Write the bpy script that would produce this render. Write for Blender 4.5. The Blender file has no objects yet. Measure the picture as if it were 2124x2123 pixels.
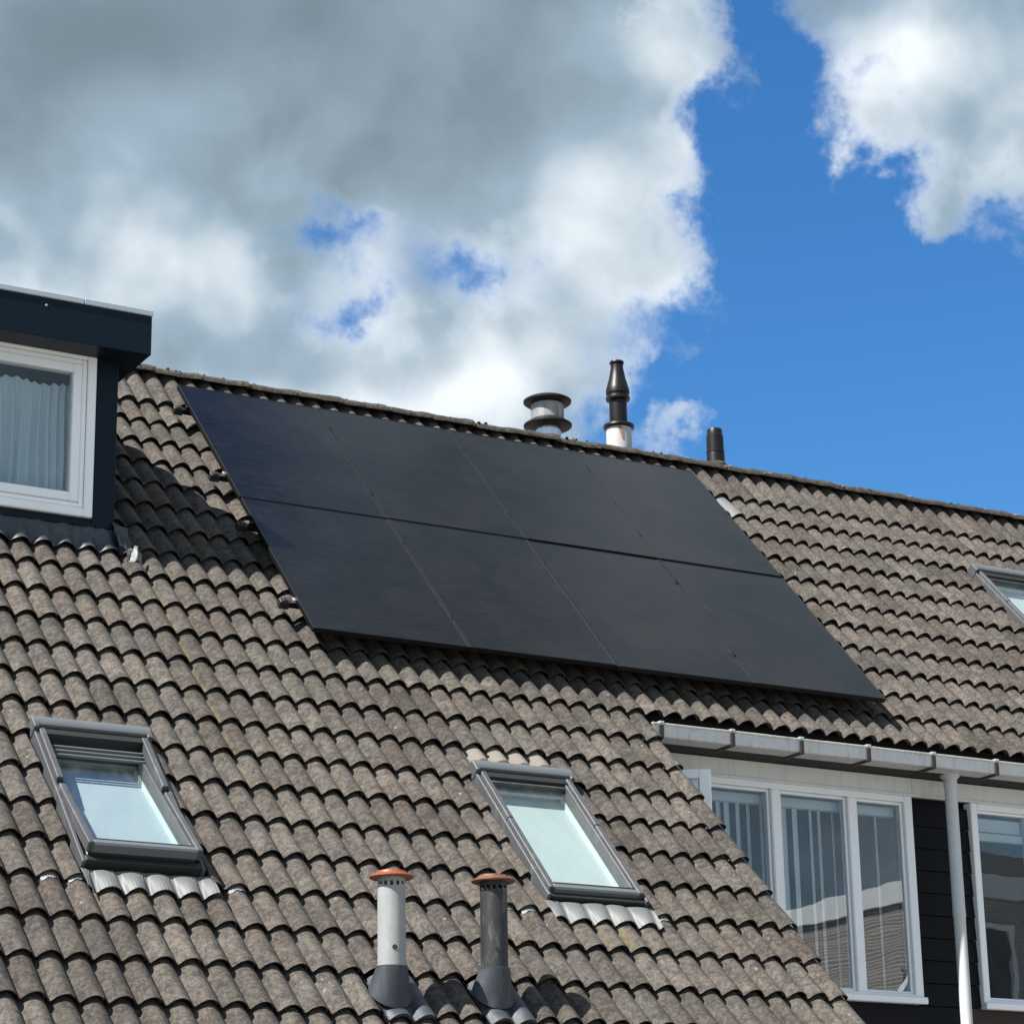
import bpy, math, random
from mathutils import Vector, Matrix

random.seed(7)
scene = bpy.context.scene
col = scene.collection
rad = math.radians

# ------------------------------------------------------------------ frame of reference
# X runs along the terrace, Y away from the street, Z up.  The top left corner of the solar array
# is the survey point O; the roof is measured from it as (u along, s down the slope, h above the tiles).
Z0 = 8.6
TH = 0.797171267                        # roof pitch, 45.7 degrees
CT, ST = math.cos(TH), math.sin(TH)
O = Vector((0, 0, Z0))
DN = Vector((0, -CT, -ST))
NR = Vector((0, -ST, CT))
H0 = 0.12                               # array surface above the tile crests


def RP(u, s, h=0.0):
    return O + Vector((u, 0, 0)) + DN * s + NR * (h - H0)


# ------------------------------------------------------------------ camera
cam_d = bpy.data.cameras.new('camera')
cam = bpy.data.objects.new('camera', cam_d)
col.objects.link(cam)
cam_d.sensor_fit = 'HORIZONTAL'
cam_d.sensor_width = 36.0
cam_d.lens = 36.0 * 5361.09 / 2124.0
cam_d.clip_start = 0.5
cam_d.clip_end = 3000
yaw, pitch, roll = 0.519462368, 0.306369812, -0.0181117937
Fv = Vector((math.sin(yaw) * math.cos(pitch), math.cos(yaw) * math.cos(pitch), math.sin(pitch)))
Rv = Vector((math.cos(yaw), -math.sin(yaw), 0))
Uv = Rv.cross(Fv)
R2 = Rv * math.cos(roll) + Uv * math.sin(roll)
U2 = -Rv * math.sin(roll) + Uv * math.cos(roll)
cam.matrix_world = Matrix(((R2.x, U2.x, -Fv.x, -6.88976), (R2.y, U2.y, -Fv.y, -17.06342),
                           (R2.z, U2.z, -Fv.z, -6.82261 + Z0), (0, 0, 0, 1)))
scene.camera = cam

# ------------------------------------------------------------------ sun, sky, exposure
SUN_L = Vector((0.622, 0.100, -0.777)).normalized()       # the way the light travels
sun_el = math.asin(-SUN_L.z)
sun_az = math.atan2(-SUN_L.x, -SUN_L.y)
sd = bpy.data.lights.new('sun', 'SUN')
sd.energy = 5.0
sd.angle = rad(0.53)
sd.color = (1.0, 0.955, 0.89)
sun = bpy.data.objects.new('sun', sd)
col.objects.link(sun)
sun.location = (-20, -2, 30)
sun.rotation_euler = SUN_L.to_track_quat('-Z', 'Y').to_euler()

scene.view_settings.view_transform = 'Standard'
scene.view_settings.look = 'None'
scene.view_settings.exposure = 1.2
scene.view_settings.gamma = 1.0
scene.view_settings.use_curve_mapping = False
scene.cycles.max_bounces = 7
scene.cycles.diffuse_bounces = 3
scene.cycles.glossy_bounces = 4
scene.cycles.transparent_max_bounces = 10
scene.cycles.caustics_reflective = False
scene.cycles.caustics_refractive = False


class NT:
    """small helper to write node trees as expressions"""
    def __init__(self, tree):
        self.t = tree
        self.n = tree.nodes

    def node(self, kind, **kw):
        x = self.n.new(kind)
        for k, v in kw.items():
            setattr(x, k, v)
        return x

    def put(self, sock, v):
        if isinstance(v, bpy.types.NodeSocket):
            self.t.links.new(v, sock)
        elif v is not None:
            sock.default_value = v

    def m(self, op, a, b=None, c=None, clamp=False):
        x = self.node('ShaderNodeMath', operation=op, use_clamp=clamp)
        self.put(x.inputs[0], a)
        self.put(x.inputs[1], b)
        if c is not None:
            self.put(x.inputs[2], c)
        return x.outputs[0]

    def v(self, op, a, b=None, out=0):
        x = self.node('ShaderNodeVectorMath', operation=op)
        self.put(x.inputs[0], a)
        if b is not None:
            if op == 'SCALE':
                self.put(x.inputs['Scale'], b)
            else:
                self.put(x.inputs[1], b)
        return x.outputs[out]

    def dot(self, a, b):
        return self.v('DOT_PRODUCT', a, b, 'Value')

    def noise(self, vec, scale, detail=4.0, rough=0.55, dist=0.0, out='Fac', kind=None):
        x = self.node('ShaderNodeTexNoise')
        self.put(x.inputs['Vector'], vec)
        x.inputs['Scale'].default_value = scale
        x.inputs['Detail'].default_value = detail
        x.inputs['Roughness'].default_value = rough
        x.inputs['Distortion'].default_value = dist
        return x.outputs[out]

    def step(self, x, a, b, to0=0.0, to1=1.0):
        r = self.node('ShaderNodeMapRange', interpolation_type='SMOOTHSTEP')
        self.put(r.inputs[0], x)
        for i, k in ((1, a), (2, b), (3, to0), (4, to1)):
            self.put(r.inputs[i], k)
        return r.outputs[0]

    def mix(self, fac, a, b, mode='MIX'):
        x = self.node('ShaderNodeMix', data_type='RGBA', blend_type=mode)
        self.put(x.inputs[0], fac)
        for i, c in ((6, a), (7, b)):
            if isinstance(c, (tuple, list)) and len(c) == 3:
                c = (*c, 1)
            self.put(x.inputs[i], c)
        return x.outputs[2]

    def xyz(self, vec):
        x = self.node('ShaderNodeSeparateXYZ')
        self.put(x.inputs[0], vec)
        return x.outputs

    def comb(self, x=0.0, y=0.0, z=0.0):
        c = self.node('ShaderNodeCombineXYZ')
        for i, k in enumerate((x, y, z)):
            self.put(c.inputs[i], k)
        return c.outputs[0]


world = bpy.data.worlds.new('World')
scene.world = world
world.cycles.sampling_method = 'MANUAL'
world.cycles.sample_map_resolution = 512
world.use_nodes = True
wt = NT(world.node_tree)
wt.n.clear()
tc = wt.node('ShaderNodeTexCoord')
DIR = tc.outputs['Generated']
sky = wt.node('ShaderNodeTexSky', sky_type='NISHITA', sun_disc=False)
sky.sun_elevation = sun_el
sky.sun_rotation = sun_az
sky.altitude = 0
sky.air_density = 1.0
sky.dust_density = 0.3
sky.ozone_density = 3.0
SKY_STRENGTH = 0.083
# clouds: banks laid out by azimuth and elevation (degrees), edges broken up by fractal noise
dx, dy, dz = wt.xyz(DIR)
az = wt.m('MULTIPLY', wt.m('ARCTAN2', dx, dy), 57.29578 * 0.93)
el = wt.m('MULTIPLY', wt.m('ARCSINE', dz), 57.29578)
AE = wt.comb(az, el, 0.0)
wv = wt.noise(DIR, 14.0, 6.0, 0.60, out='Color')
warp = wt.v('SCALE', wt.v('SUBTRACT', wv, (0.5, 0.5, 0.5)), 7.0)
AEW = wt.v('ADD', AE, warp)
wv2 = wt.noise(wt.v('ADD', DIR, (3.1, 1.7, 0.4)), 9.0, 2.0, 0.5, out='Color')
AES = wt.v('ADD', AE, wt.v('SCALE', wt.v('SUBTRACT', wv2, (0.5, 0.5, 0.5)), 5.0))


def blobs(vec, lst, start):
    acc = start
    for (a, e, sa, se, wgt) in lst:
        x = wt.node('ShaderNodeVectorMath', operation='MULTIPLY_ADD')
        wt.put(x.inputs[0], vec)
        x.inputs[1].default_value = (1 / sa, 1 / se, 0)
        x.inputs[2].default_value = (-a / sa, -e / se, 0)
        g = wt.m('POWER', 0.36788, wt.dot(x.outputs[0], x.outputs[0]))
        acc = wt.m('MULTIPLY_ADD', g, wgt, acc)
    return acc


COVER = [(19.82, 27.95, 9.40, 4.94, 1.40),
         (27.06, 27.06, 4.70, 4.11, 1.00),
         (30.60, 27.88, 2.12, 2.12, 0.80),
         (30.24, 24.56, 1.76, 2.70, 0.75),
         (18.84, 21.73, 4.94, 2.59, 1.00),
         (25.34, 20.81, 4.23, 1.76, 0.80),
         (28.87, 22.28, 2.82, 1.76, 0.50),
         (29.17, 20.05, 1.41, 1.06, 0.55),
         (31.25, 18.40, 0.88, 0.53, 0.85),
         (32.88, 22.58, 0.71, 0.33, 0.55),
         (39.12, 28.01, 3.53, 2.00, 1.60),
         (36.43, 25.22, 1.53, 1.76, 0.95),
         (38.73, 24.77, 1.53, 1.76, 1.00),
         (33.34, 24.87, 1.06, 3.53, -0.60),
         (35.73, 19.84, 4.23, 2.82, -1.60),
         (38.29, 17.79, 3.06, 1.88, -1.60),
         (33.74, 27.82, 0.82, 1.53, -0.70),
         (34.75, 22.70, 2.35, 1.18, -0.90),
         (31.17, 28.48, 0.53, 0.35, -1.00),
         (23.46, 23.66, 1.18, 0.73, -0.90),
         (26.94, 22.90, 1.53, 0.73, -0.85),
         (24.40, 21.69, 1.23, 0.76, -1.10),
         (30.28, 22.24, 1.53, 1.06, -0.35),
         (31.00, 22.68, 0.71, 0.59, -0.35),
         (31.03, 20.34, 0.82, 0.71, -0.20),
         (34.87, 24.65, 0.82, 0.82, -0.35),
         (42.0, 63.5, 8.0, 4.5, -1.5), (60.0, 53.0, 13.0, 8.0, 1.5)]   # the gap and the bank mirrored in the solar panels
SHADE = [(22.94, 28.29, 7.52, 2.12, -0.30),
         (17.03, 26.66, 3.76, 2.23, -0.14),
         (27.63, 25.33, 3.06, 1.41, -0.06),
         (19.40, 22.21, 3.06, 0.71, 0.08),
         (21.10, 23.78, 1.53, 1.29, 0.38),
         (31.78, 27.25, 1.06, 1.76, 0.32),
         (28.71, 20.65, 2.23, 1.06, 0.30),
         (26.49, 20.16, 2.59, 0.71, 0.30),
         (23.48, 20.22, 2.59, 0.71, 0.25),
         (29.63, 23.89, 1.53, 2.23, 0.16),
         (17.22, 22.34, 1.88, 0.71, 0.18),
         (25.58, 22.33, 1.88, 1.06, 0.12),
         (36.97, 27.78, 2.12, 1.06, 0.30),
         (38.91, 27.02, 2.35, 2.00, 0.22),
         (38.31, 25.38, 1.76, 1.53, 0.08),
         (35.77, 24.13, 1.18, 0.94, 0.24)]
low = wt.noise(DIR, 2.6, 3.0, 0.55)
near = blobs(AE, [(27.7, 24.0, 15.0, 12.0, 1.0)], 0.0)
base = wt.m('MULTIPLY', wt.m('SUBTRACT', 1.0, near), wt.m('MULTIPLY_ADD', wt.m('SUBTRACT', low, 0.5), 4.0, 0.75))
fine = wt.noise(DIR, 30.0, 6.0, 0.66)
D = blobs(AEW, COVER, base)
D = wt.m('MULTIPLY_ADD', wt.m('SUBTRACT', fine, 0.5), 1.55, D)
alpha = wt.step(D, -0.08, 1.08)
# relief: the same billows sampled a little towards the sun
bil_v = wt.v('ADD', DIR, wt.v('SCALE', wt.v('SUBTRACT', wv2, (0.5, 0.5, 0.5)), 0.05))
b0 = wt.noise(bil_v, 11.0, 5.0, 0.50)
b1 = wt.noise(wt.v('ADD', bil_v, (-0.022, 0.004, 0.026)), 11.0, 3.0, 0.5)
relief = wt.m('SUBTRACT', b0, b1)
rim = wt.step(D, 0.30, 1.25, 1.0, 0.0)
V = blobs(AES, SHADE, 0.45)
amp = wt.step(V, 0.12, 0.55, 0.30, 1.0)              # flat grey bases, billowing lit tops
V = wt.m('MULTIPLY_ADD', rim, 0.28, V)
bil = wt.m('ABSOLUTE', wt.m('SUBTRACT', wt.noise(wt.v('ADD', DIR, wt.v('SCALE', wv, 0.03)), 17.0, 3.0, 0.5), 0.5))
det = wt.m('MULTIPLY_ADD', relief, 1.5, wt.m('MULTIPLY_ADD', wt.m('SUBTRACT', b0, 0.5), 0.30, wt.m('MULTIPLY_ADD', bil, -0.55, 0.06)))
V = wt.m('MULTIPLY_ADD', det, amp, V)
V = wt.m('SMOOTH_MAX', V, 0.06, 0.12)
V = wt.m('MINIMUM', V, 1.0)
ramp = wt.node('ShaderNodeValToRGB')
wt.put(ramp.inputs[0], V)
ramp.color_ramp.elements[0].color = (0.095, 0.127, 0.152, 1)
ramp.color_ramp.elements[1].color = (0.525, 0.56, 0.585, 1)
e = ramp.color_ramp.elements.new(0.5)
e.color = (0.202, 0.268, 0.325, 1)
hs = wt.node('ShaderNodeHueSaturation')
hs.inputs['Saturation'].default_value = 1.28
hs.inputs['Value'].default_value = SKY_STRENGTH
wt.put(hs.inputs['Color'], sky.outputs[0])
upper = wt.step(dz, -0.02, 0.06)
final = wt.mix(wt.m('MULTIPLY', alpha, upper), wt.mix(1.0, hs.outputs[0], (0.80, 0.96, 1.07, 1), 'MULTIPLY'), ramp.outputs[0])
bg = wt.node('ShaderNodeBackground')
wt.put(bg.inputs[0], final)
bg.inputs[1].default_value = 0.79
wo = wt.node('ShaderNodeOutputWorld')
wt.t.links.new(bg.outputs[0], wo.inputs[0])

# ------------------------------------------------------------------ materials
def new_mat(name):
    m = bpy.data.materials.new(name)
    m.use_nodes = True
    t = NT(m.node_tree)
    t.n.clear()
    out = t.node('ShaderNodeOutputMaterial')
    p = t.node('ShaderNodeBsdfPrincipled')
    t.t.links.new(p.outputs[0], out.inputs[0])
    return m, t, p, out


def bump(t, p, height, strength=0.4, dist=0.01):
    b = t.node('ShaderNodeBump')
    b.inputs['Strength'].default_value = strength
    b.inputs['Distance'].default_value = dist
    t.put(b.inputs['Height'], height)
    t.t.links.new(b.outputs[0], p.inputs['Normal'])


def simple(name, c, rough=0.5, metal=0.0, spec=0.5, vary=0.12, scale=9.0, bmp=0.0, bscale=120.0, dirt=None, dirt_amt=0.5):
    """paint, plastic or metal with uneven tone, soft dirt and fine relief"""
    m, t, p, _ = new_mat(name)
    pos = t.node('ShaderNodeNewGeometry').outputs['Position']
    n1 = t.noise(pos, scale, 5, 0.6)
    n2 = t.noise(pos, scale * 9, 3, 0.6)
    f = t.m('MULTIPLY_ADD', t.m('SUBTRACT', n1, 0.5), 2 * vary, t.m('MULTIPLY_ADD', t.m('SUBTRACT', n2, 0.5), vary, 1.0))
    c1 = t.mix(1.0, (*c, 1), t.comb(f, f, f), 'MULTIPLY')
    if dirt:
        k = t.step(t.noise(t.v('MULTIPLY', pos, (6.0, 6.0, 1.6)), 3.0, 6, 0.65), 0.48, 0.72)
        c1 = t.mix(t.m('MULTIPLY', k, dirt_amt), c1, (*dirt, 1))
    t.put(p.inputs['Base Color'], c1)
    t.put(p.inputs['Roughness'], t.m('MULTIPLY_ADD', n2, 0.16, rough - 0.08))
    p.inputs['Metallic'].default_value = metal
    p.inputs['Specular IOR Level'].default_value = spec
    if bmp:
        bump(t, p, t.noise(pos, bscale, 4, 0.6), bmp, 0.004)
    return m


def tile_material(name, c0, c1, tint=None):
    m, t, p, _ = new_mat(name)
    geo = t.node('ShaderNodeNewGeometry').outputs['Position']
    oi = t.node('ShaderNodeObjectInfo').outputs['Random']
    obj = t.node('ShaderNodeTexCoord').outputs['Object']
    off = t.v('SCALE', t.comb(oi, t.m('FRACT', t.m('MULTIPLY', oi, 17.3)), t.m('FRACT', t.m('MULTIPLY', oi, 71.9))), 23.0)
    vec = t.v('ADD', obj, off)
    big = t.noise(vec, 9.0, 4, 0.55)
    med = t.noise(vec, 34.0, 4, 0.6, 0.4)
    fine = t.noise(vec, 150.0, 3, 0.6)
    f = t.m('MULTIPLY_ADD', big, 0.5, t.m('MULTIPLY_ADD', med, 0.85, t.m('MULTIPLY_ADD', fine, 0.55, -0.45)))
    colr = t.mix(t.step(f, 0.30, 0.76), (*c0, 1), (*c1, 1))
    hue = t.noise(vec, 21.0, 3, 0.6)
    colr = t.mix(t.step(hue, 0.52, 0.70, 0.0, 0.4), colr, (0.088, 0.072, 0.065, 1))
    lich = t.noise(t.v('ADD', vec, (4.2, 1.1, 7.7)), 58.0, 3, 0.7)
    colr = t.mix(t.step(lich, 0.58, 0.70, 0.0, 0.55), colr, (0.155, 0.141, 0.116, 1))
    colr = t.mix(t.step(lich, 0.28, 0.42, 0.6, 0.0), colr, (0.028, 0.025, 0.024, 1))
    # every tile left the kiln a little different
    r2 = t.m('FRACT', t.m('MULTIPLY', oi, 37.7))
    run = t.noise(t.v('MULTIPLY', vec, (1.0, 0.13, 1.0)), 46.0, 3, 0.6)
    broad = t.noise(geo, 0.9, 3, 0.6)
    g = t.m('MULTIPLY_ADD', oi, 0.46, t.m('MULTIPLY_ADD', run, 0.55, t.m('MULTIPLY_ADD', broad, 0.6, 0.20)))
    colr = t.mix(1.0, colr, t.comb(g, t.m('MULTIPLY_ADD', t.m('SUBTRACT', r2, 0.5), 0.05, g), t.m('MULTIPLY_ADD', t.m('SUBTRACT', r2, 0.5), 0.09, g)), 'MULTIPLY')
    # dark algae blotches and pale lichen specks
    vo = t.node('ShaderNodeTexVoronoi', feature='F1')
    t.put(vo.inputs['Vector'], t.v('ADD', vec, t.v('SCALE', t.noise(vec, 40.0, 2, 0.5, out='Color'), 0.03)))
    vo.inputs['Scale'].default_value = 11.0
    sep = t.node('ShaderNodeSeparateColor')
    t.put(sep.inputs[0], vo.outputs['Color'])
    rare = t.m('GREATER_THAN', sep.outputs[0], 0.80)
    blot = t.m('MULTIPLY', t.step(vo.outputs['Distance'], 0.07, 0.22, 0.75, 0.0), rare)
    colr = t.mix(blot, colr, (0.030, 0.027, 0.025, 1))
    rare2 = t.m('GREATER_THAN', sep.outputs[1], 0.87)
    spk = t.m('MULTIPLY', t.step(vo.outputs['Distance'], 0.05, 0.15, 0.7, 0.0), rare2)
    colr = t.mix(spk, colr, (0.23, 0.215, 0.175, 1))
    # moss and rust streaks washed down some of the valleys, longest below the dormer corner
    x, y, z = t.xyz(geo)
    wob = t.m('MULTIPLY_ADD', t.m('SUBTRACT', t.noise(geo, 7.0, 3, 0.6), 0.5), 0.03, x)
    def streak(x0, w0, za, zb):
        d = t.m('ABSOLUTE', t.m('SUBTRACT', wob, x0))
        a = t.step(d, w0 * 0.25, w0, 1.0, 0.0)
        return t.m('MULTIPLY', t.m('MULTIPLY', a, t.step(z, zb, zb + 0.3)), t.step(z, za - 0.06, za, 1.0, 0.0))
    k = streak(-0.915, 0.040, Z0 - 1.95, Z0 - 3.9)
    for q in ((-0.765, 0.030, Z0 - 1.95, Z0 - 4.3), (-0.61, 0.018, Z0 - 2.5, Z0 - 4.2),
              (-1.865, 0.030, Z0 - 4.53, Z0 - 4.85), (-1.70, 0.016, Z0 - 4.55, Z0 - 4.9), (1.10, 0.026, Z0 - 4.53, Z0 - 4.9), (0.95, 0.016, Z0 - 4.53, Z0 - 4.85)):
        k = t.m('MAXIMUM', k, streak(*q))
    k = t.m('MULTIPLY', k, t.step(t.noise(geo, 26.0, 3, 0.6), 0.30, 0.62))
    colr = t.mix(t.m('MULTIPLY', k, 0.65), colr, (0.125, 0.108, 0.045, 1))
    if tint:
        lx, ly, lz = t.xyz(obj)
        edge = t.m('MULTIPLY_ADD', t.noise(vec, 20.0, 2, 0.5), 0.05, ly)
        colr = t.mix(t.step(edge, 0.215, 0.235), colr, (*tint, 1))
    t.put(p.inputs['Base Color'], colr)
    p.inputs['Roughness'].default_value = 0.88
    p.inputs['Specular IOR Level'].default_value = 0.25
    bump(t, p, t.m('MULTIPLY_ADD', fine, 0.5, med), 0.55, 0.006)
    return m


def glass_material(name, tint, refl=1.0, wave=0.0, rough=0.0, ior=1.6, dust=0.0):
    """window pane: clear body, sky mirrored by Fresnel, slight waviness of float glass"""
    m = bpy.data.materials.new(name)
    m.use_nodes = True
    t = NT(m.node_tree)
    t.n.clear()
    out = t.node('ShaderNodeOutputMaterial')
    tr = t.node('ShaderNodeBsdfTransparent')
    tr.inputs[0].default_value = (*tint, 1)
    gl = t.node('ShaderNodeBsdfGlossy')
    gl.inputs['Roughness'].default_value = rough
    gl.inputs['Color'].default_value = (0.95, 0.98, 1, 1)
    fr = t.node('ShaderNodeFresnel')
    back = t.node('ShaderNodeNewGeometry').outputs['Backfacing']
    t.put(fr.inputs[0], t.m('MULTIPLY_ADD', back, 1 / ior - ior, ior))      # a thin pane mirrors alike from both sides
    if wave:
        pos = t.node('ShaderNodeNewGeometry').outputs['Position']
        b = t.node('ShaderNodeBump')
        b.inputs['Strength'].default_value = 1.0
        b.inputs['Distance'].default_value = wave
        t.put(b.inputs['Height'], t.noise(pos, 1.7, 2, 0.5))
        t.t.links.new(b.outputs[0], gl.inputs['Normal'])
    mx = t.node('ShaderNodeMixShader')
    t.put(mx.inputs[0], t.m('MULTIPLY', fr.outputs[0], refl, clamp=True))
    t.t.links.new(tr.outputs[0], mx.inputs[1])
    t.t.links.new(gl.outputs[0], mx.inputs[2])
    if dust:
        pos = t.node('ShaderNodeNewGeometry').outputs['Position']
        df = t.node('ShaderNodeBsdfDiffuse')
        df.inputs[0].default_value = (0.36, 0.35, 0.33, 1)
        m2 = t.node('ShaderNodeMixShader')
        t.put(m2.inputs[0], t.m('MULTIPLY', t.step(t.noise(t.v('MULTIPLY', pos, (3.0, 1.0, 1.0)), 5.0, 6, 0.7), 0.35, 0.75), dust))
        t.t.links.new(mx.outputs[0], m2.inputs[1])
        t.t.links.new(df.outputs[0], m2.inputs[2])
        mx = m2
    t.t.links.new(mx.outputs[0], out.inputs[0])
    return m


M = {}
M['tile'] = tile_material('weathered_concrete_tile', (0.029, 0.0255, 0.0225), (0.097, 0.0855, 0.0745))
M['tile_clean'] = tile_material('sheltered_concrete_tile', (0.029, 0.0255, 0.0225), (0.097, 0.0855, 0.0745), tint=(0.165, 0.147, 0.128))
M['zinc_tile'] = simple('pale_grey_tile', (0.11, 0.1144, 0.1144), 0.6, 0.0, 0.4, 0.25, 14, 0.3, 60, (0.16, 0.16, 0.15))
M['deck'] = simple('roof_underlay', (0.03, 0.028, 0.026), 0.9)
M['navy'] = simple('navy_cladding_board', (0.0030, 0.0100, 0.0180), 0.40, 0, 0.16, 0.12, 5, 0.05, 300)
M['alu_trim'] = simple('aluminium_roof_trim', (0.352, 0.4048, 0.44), 0.38, 0.1, 0.5, 0.08, 4)
M['white'] = simple('white_window_frame', (0.83, 0.85, 0.87), 0.38, 0, 0.5, 0.04, 6)
M['white_old'] = simple('weathered_white_paint', (0.68, 0.69, 0.685), 0.5, 0, 0.4, 0.07, 6, 0.1, 90, (0.42, 0.41, 0.39), 0.35)
M['gutter'] = simple('grey_zinc_gutter', (0.52, 0.53, 0.53), 0.55, 0.05, 0.4, 0.14, 8, 0.1, 60, (0.20, 0.19, 0.17), 0.45)
M['gutter_rim'] = simple('worn_gutter_rim', (0.46, 0.45, 0.41), 0.5, 0.2, 0.4, 0.2, 20, 0.1, 60, (0.24, 0.2, 0.13), 0.6)
M['clip'] = simple('galvanised_clip', (0.55, 0.6, 0.6), 0.4, 0.6)
M['bracket'] = simple('brown_gutter_bracket', (0.030, 0.017, 0.018), 0.6)
M['pipe_white'] = simple('pale_grey_pvc', (0.50, 0.52, 0.53), 0.42, 0, 0.4, 0.05, 5, 0, 60, (0.42, 0.42, 0.41), 0.4)
M['black_board'] = simple('black_stained_board', (0.0045, 0.0052, 0.0075), 0.55, 0, 0.15, 0.2, 8, 0.12, 140)
M['brown_board'] = simple('dark_brown_board', (0.030, 0.020, 0.016), 0.6, 0, 0.35, 0.2, 8, 0.12, 140)
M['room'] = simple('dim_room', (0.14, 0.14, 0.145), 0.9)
M['blind'] = simple('pale_blind', (0.80, 0.85, 0.86), 0.75, 0, 0.2, 0.05)
M['screen'] = simple('white_roof_blind', (0.40, 0.437, 0.43), 0.8, 0, 0.2, 0.03, 3)
M['screen_sky_tint'] = simple('sky_tinted_roof_blind', (0.345, 0.385, 0.41), 0.8, 0, 0.2, 0.03, 3)  # blind colour carries the blue of sky mirrored in the pane
M['reveal'] = simple('white_lining', (0.5456, 0.5896, 0.5808), 0.6)
M['curtain'] = simple('pale_curtain', (0.60, 0.67, 0.71), 0.85, 0, 0.2, 0.06, 12, 0.3, 400)
M['lead'] = simple('lead_flashing', (0.0396, 0.04664, 0.05632), 0.46, 0.1, 0.5, 0.35, 10, 0.5, 40, (0.10, 0.11, 0.12), 0.6)
M['lead_pale'] = simple('oxidised_lead', (0.1496, 0.154, 0.154), 0.5, 0.0, 0.5, 0.4, 30, 0.6, 80)
M['apron'] = simple('pleated_aluminium_apron', (0.1053, 0.1108, 0.1139), 0.55, 0.0, 0.5, 0.12, 18, 0.1, 100, (0.13, 0.13, 0.125), 0.4)
M['sky_alu'] = simple('grey_skylight_cover', (0.060, 0.064, 0.070), 0.45, 0.0, 0.3, 0.08, 6, 0, 60, (0.15, 0.15, 0.15), 0.4)
M['sky_alu_pale'] = simple('pale_skylight_hood', (0.1012, 0.1144, 0.1214), 0.40, 0.0, 0.5, 0.08, 6)
M['ground'] = simple('pale_paving', (0.23, 0.22, 0.205), 0.9, 0, 0.2, 0.2, 0.5)
M['far_roof'] = simple('far_roof_tiles', (0.065, 0.066, 0.07), 0.85, 0, 0.3, 0.3, 3)
M['sky_dark'] = simple('shade_and_pane_dark', (0.012, 0.014, 0.014), 0.6)  # near-black: shade of gaps and openings put into the colour, also far panes
M['frame_black'] = simple('black_anodised_frame', (0.0045, 0.0048, 0.0055), 0.45, 0.0, 0.18, 0.15, 10)
M['black_plastic'] = simple('black_plastic', (0.010, 0.010, 0.012), 0.5)
M['bright_metal'] = simple('bright_aluminium', (0.75, 0.78, 0.78), 0.25, 0.9)
M['stainless'] = simple('stainless_steel', (0.62, 0.63, 0.64), 0.20, 1.0, 0.5, 0.1, 12)
M['stained_steel'] = simple('sooty_steel', (0.26, 0.26, 0.26), 0.45, 0.35, 0.5, 0.4, 14, 0, 60, (0.07, 0.065, 0.06), 0.9)
M['soot'] = simple('sooty_metal', (0.012, 0.0105, 0.0095), 0.6, 0.1, 0.3, 0.4, 20, 0.2, 60, (0.030, 0.024, 0.017), 0.7)
M['flue_black'] = simple('black_flue_plastic', (0.0055, 0.0055, 0.006), 0.42, 0, 0.28, 0.15, 8)
M['flue_white'] = simple('white_flue_socket', (0.396, 0.4032, 0.4032), 0.5, 0, 0.4, 0.08, 10)
M['rust'] = simple('rust_stain', (0.27, 0.165, 0.12), 0.8, 0, 0.2, 0.4, 30)
M['vent_grey'] = simple('grey_white_vent_pipe', (0.2464, 0.2596, 0.264), 0.55, 0, 0.4, 0.16, 10, 0.1, 80, (0.30, 0.31, 0.31), 0.6)
M['vent_dark'] = simple('sooty_vent_pipe', (0.01936, 0.02024, 0.02288), 0.55, 0, 0.4, 0.5, 10, 0.15, 80, (0.12, 0.12, 0.12), 0.7)
M['terracotta'] = simple('orange_vent_cap', (0.2112, 0.05456, 0.01936), 0.5, 0, 0.45, 0.3, 18, 0.2, 60, (0.13, 0.05, 0.028), 0.8)
M['terracotta_old'] = simple('faded_orange_vent_cap', (0.1232, 0.044, 0.022), 0.6, 0, 0.4, 0.5, 12, 0.2, 60, (0.12, 0.115, 0.10), 0.95)
M['saddle'] = simple('grey_rubber_saddle', (0.02992, 0.0352, 0.044), 0.5, 0, 0.4, 0.2, 10, 0.1, 80, (0.075, 0.083, 0.095), 0.6)
M['bird'] = simple('bird_dropping', (0.045, 0.05, 0.052), 0.9, 0, 0.1, 0.5, 60)
M['moss'] = simple('moss', (0.030, 0.028, 0.017), 0.95, 0, 0.1, 0.5, 40, 0.8, 200)
M['mortar'] = simple('mortar', (0.15, 0.145, 0.12), 0.9, 0, 0.2, 0.3, 40, 0.6, 100)
M['grass'] = simple('lawn', (0.05, 0.075, 0.028), 0.95, 0, 0.1, 0.4, 0.8)
M['paving'] = simple('paving', (0.30, 0.285, 0.265), 0.9, 0, 0.2, 0.2, 2)
M['pane'] = glass_material('window_pane', (0.84, 0.88, 0.90), 1.5, 0.0008, dust=0.03)
M['pane_dormer'] = glass_material('dormer_pane', (0.86, 0.90, 0.92), 0.9, 0.001)
M['pane_roof'] = glass_material('roof_window_pane', (0.93, 0.97, 0.97), 1.0, 0.0, 0.02, dust=0.05)

# ridge tiles: dark, mossy and spotted with lichen
m_, t_, p_, _ = new_mat('mossy_ridge_concrete')
gp = t_.node('ShaderNodeNewGeometry').outputs['Position']
a_ = t_.noise(gp, 16.0, 6, 0.65)
b_ = t_.noise(gp, 55.0, 4, 0.65)
c_ = t_.mix(t_.step(a_, 0.35, 0.66), (0.020, 0.018, 0.013, 1), (0.062, 0.056, 0.042, 1))
c_ = t_.mix(t_.step(b_, 0.60, 0.72), c_, (0.13, 0.118, 0.088, 1))
c_ = t_.mix(t_.step(t_.noise(gp, 11.0, 3, 0.6), 0.56, 0.7), c_, (0.030, 0.028, 0.016, 1))
t_.put(p_.inputs['Base Color'], c_)
p_.inputs['Roughness'].default_value = 0.95
bump(t_, p_, t_.m('ADD', a_, b_), 0.9, 0.02)
M['ridge'] = m_

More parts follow.
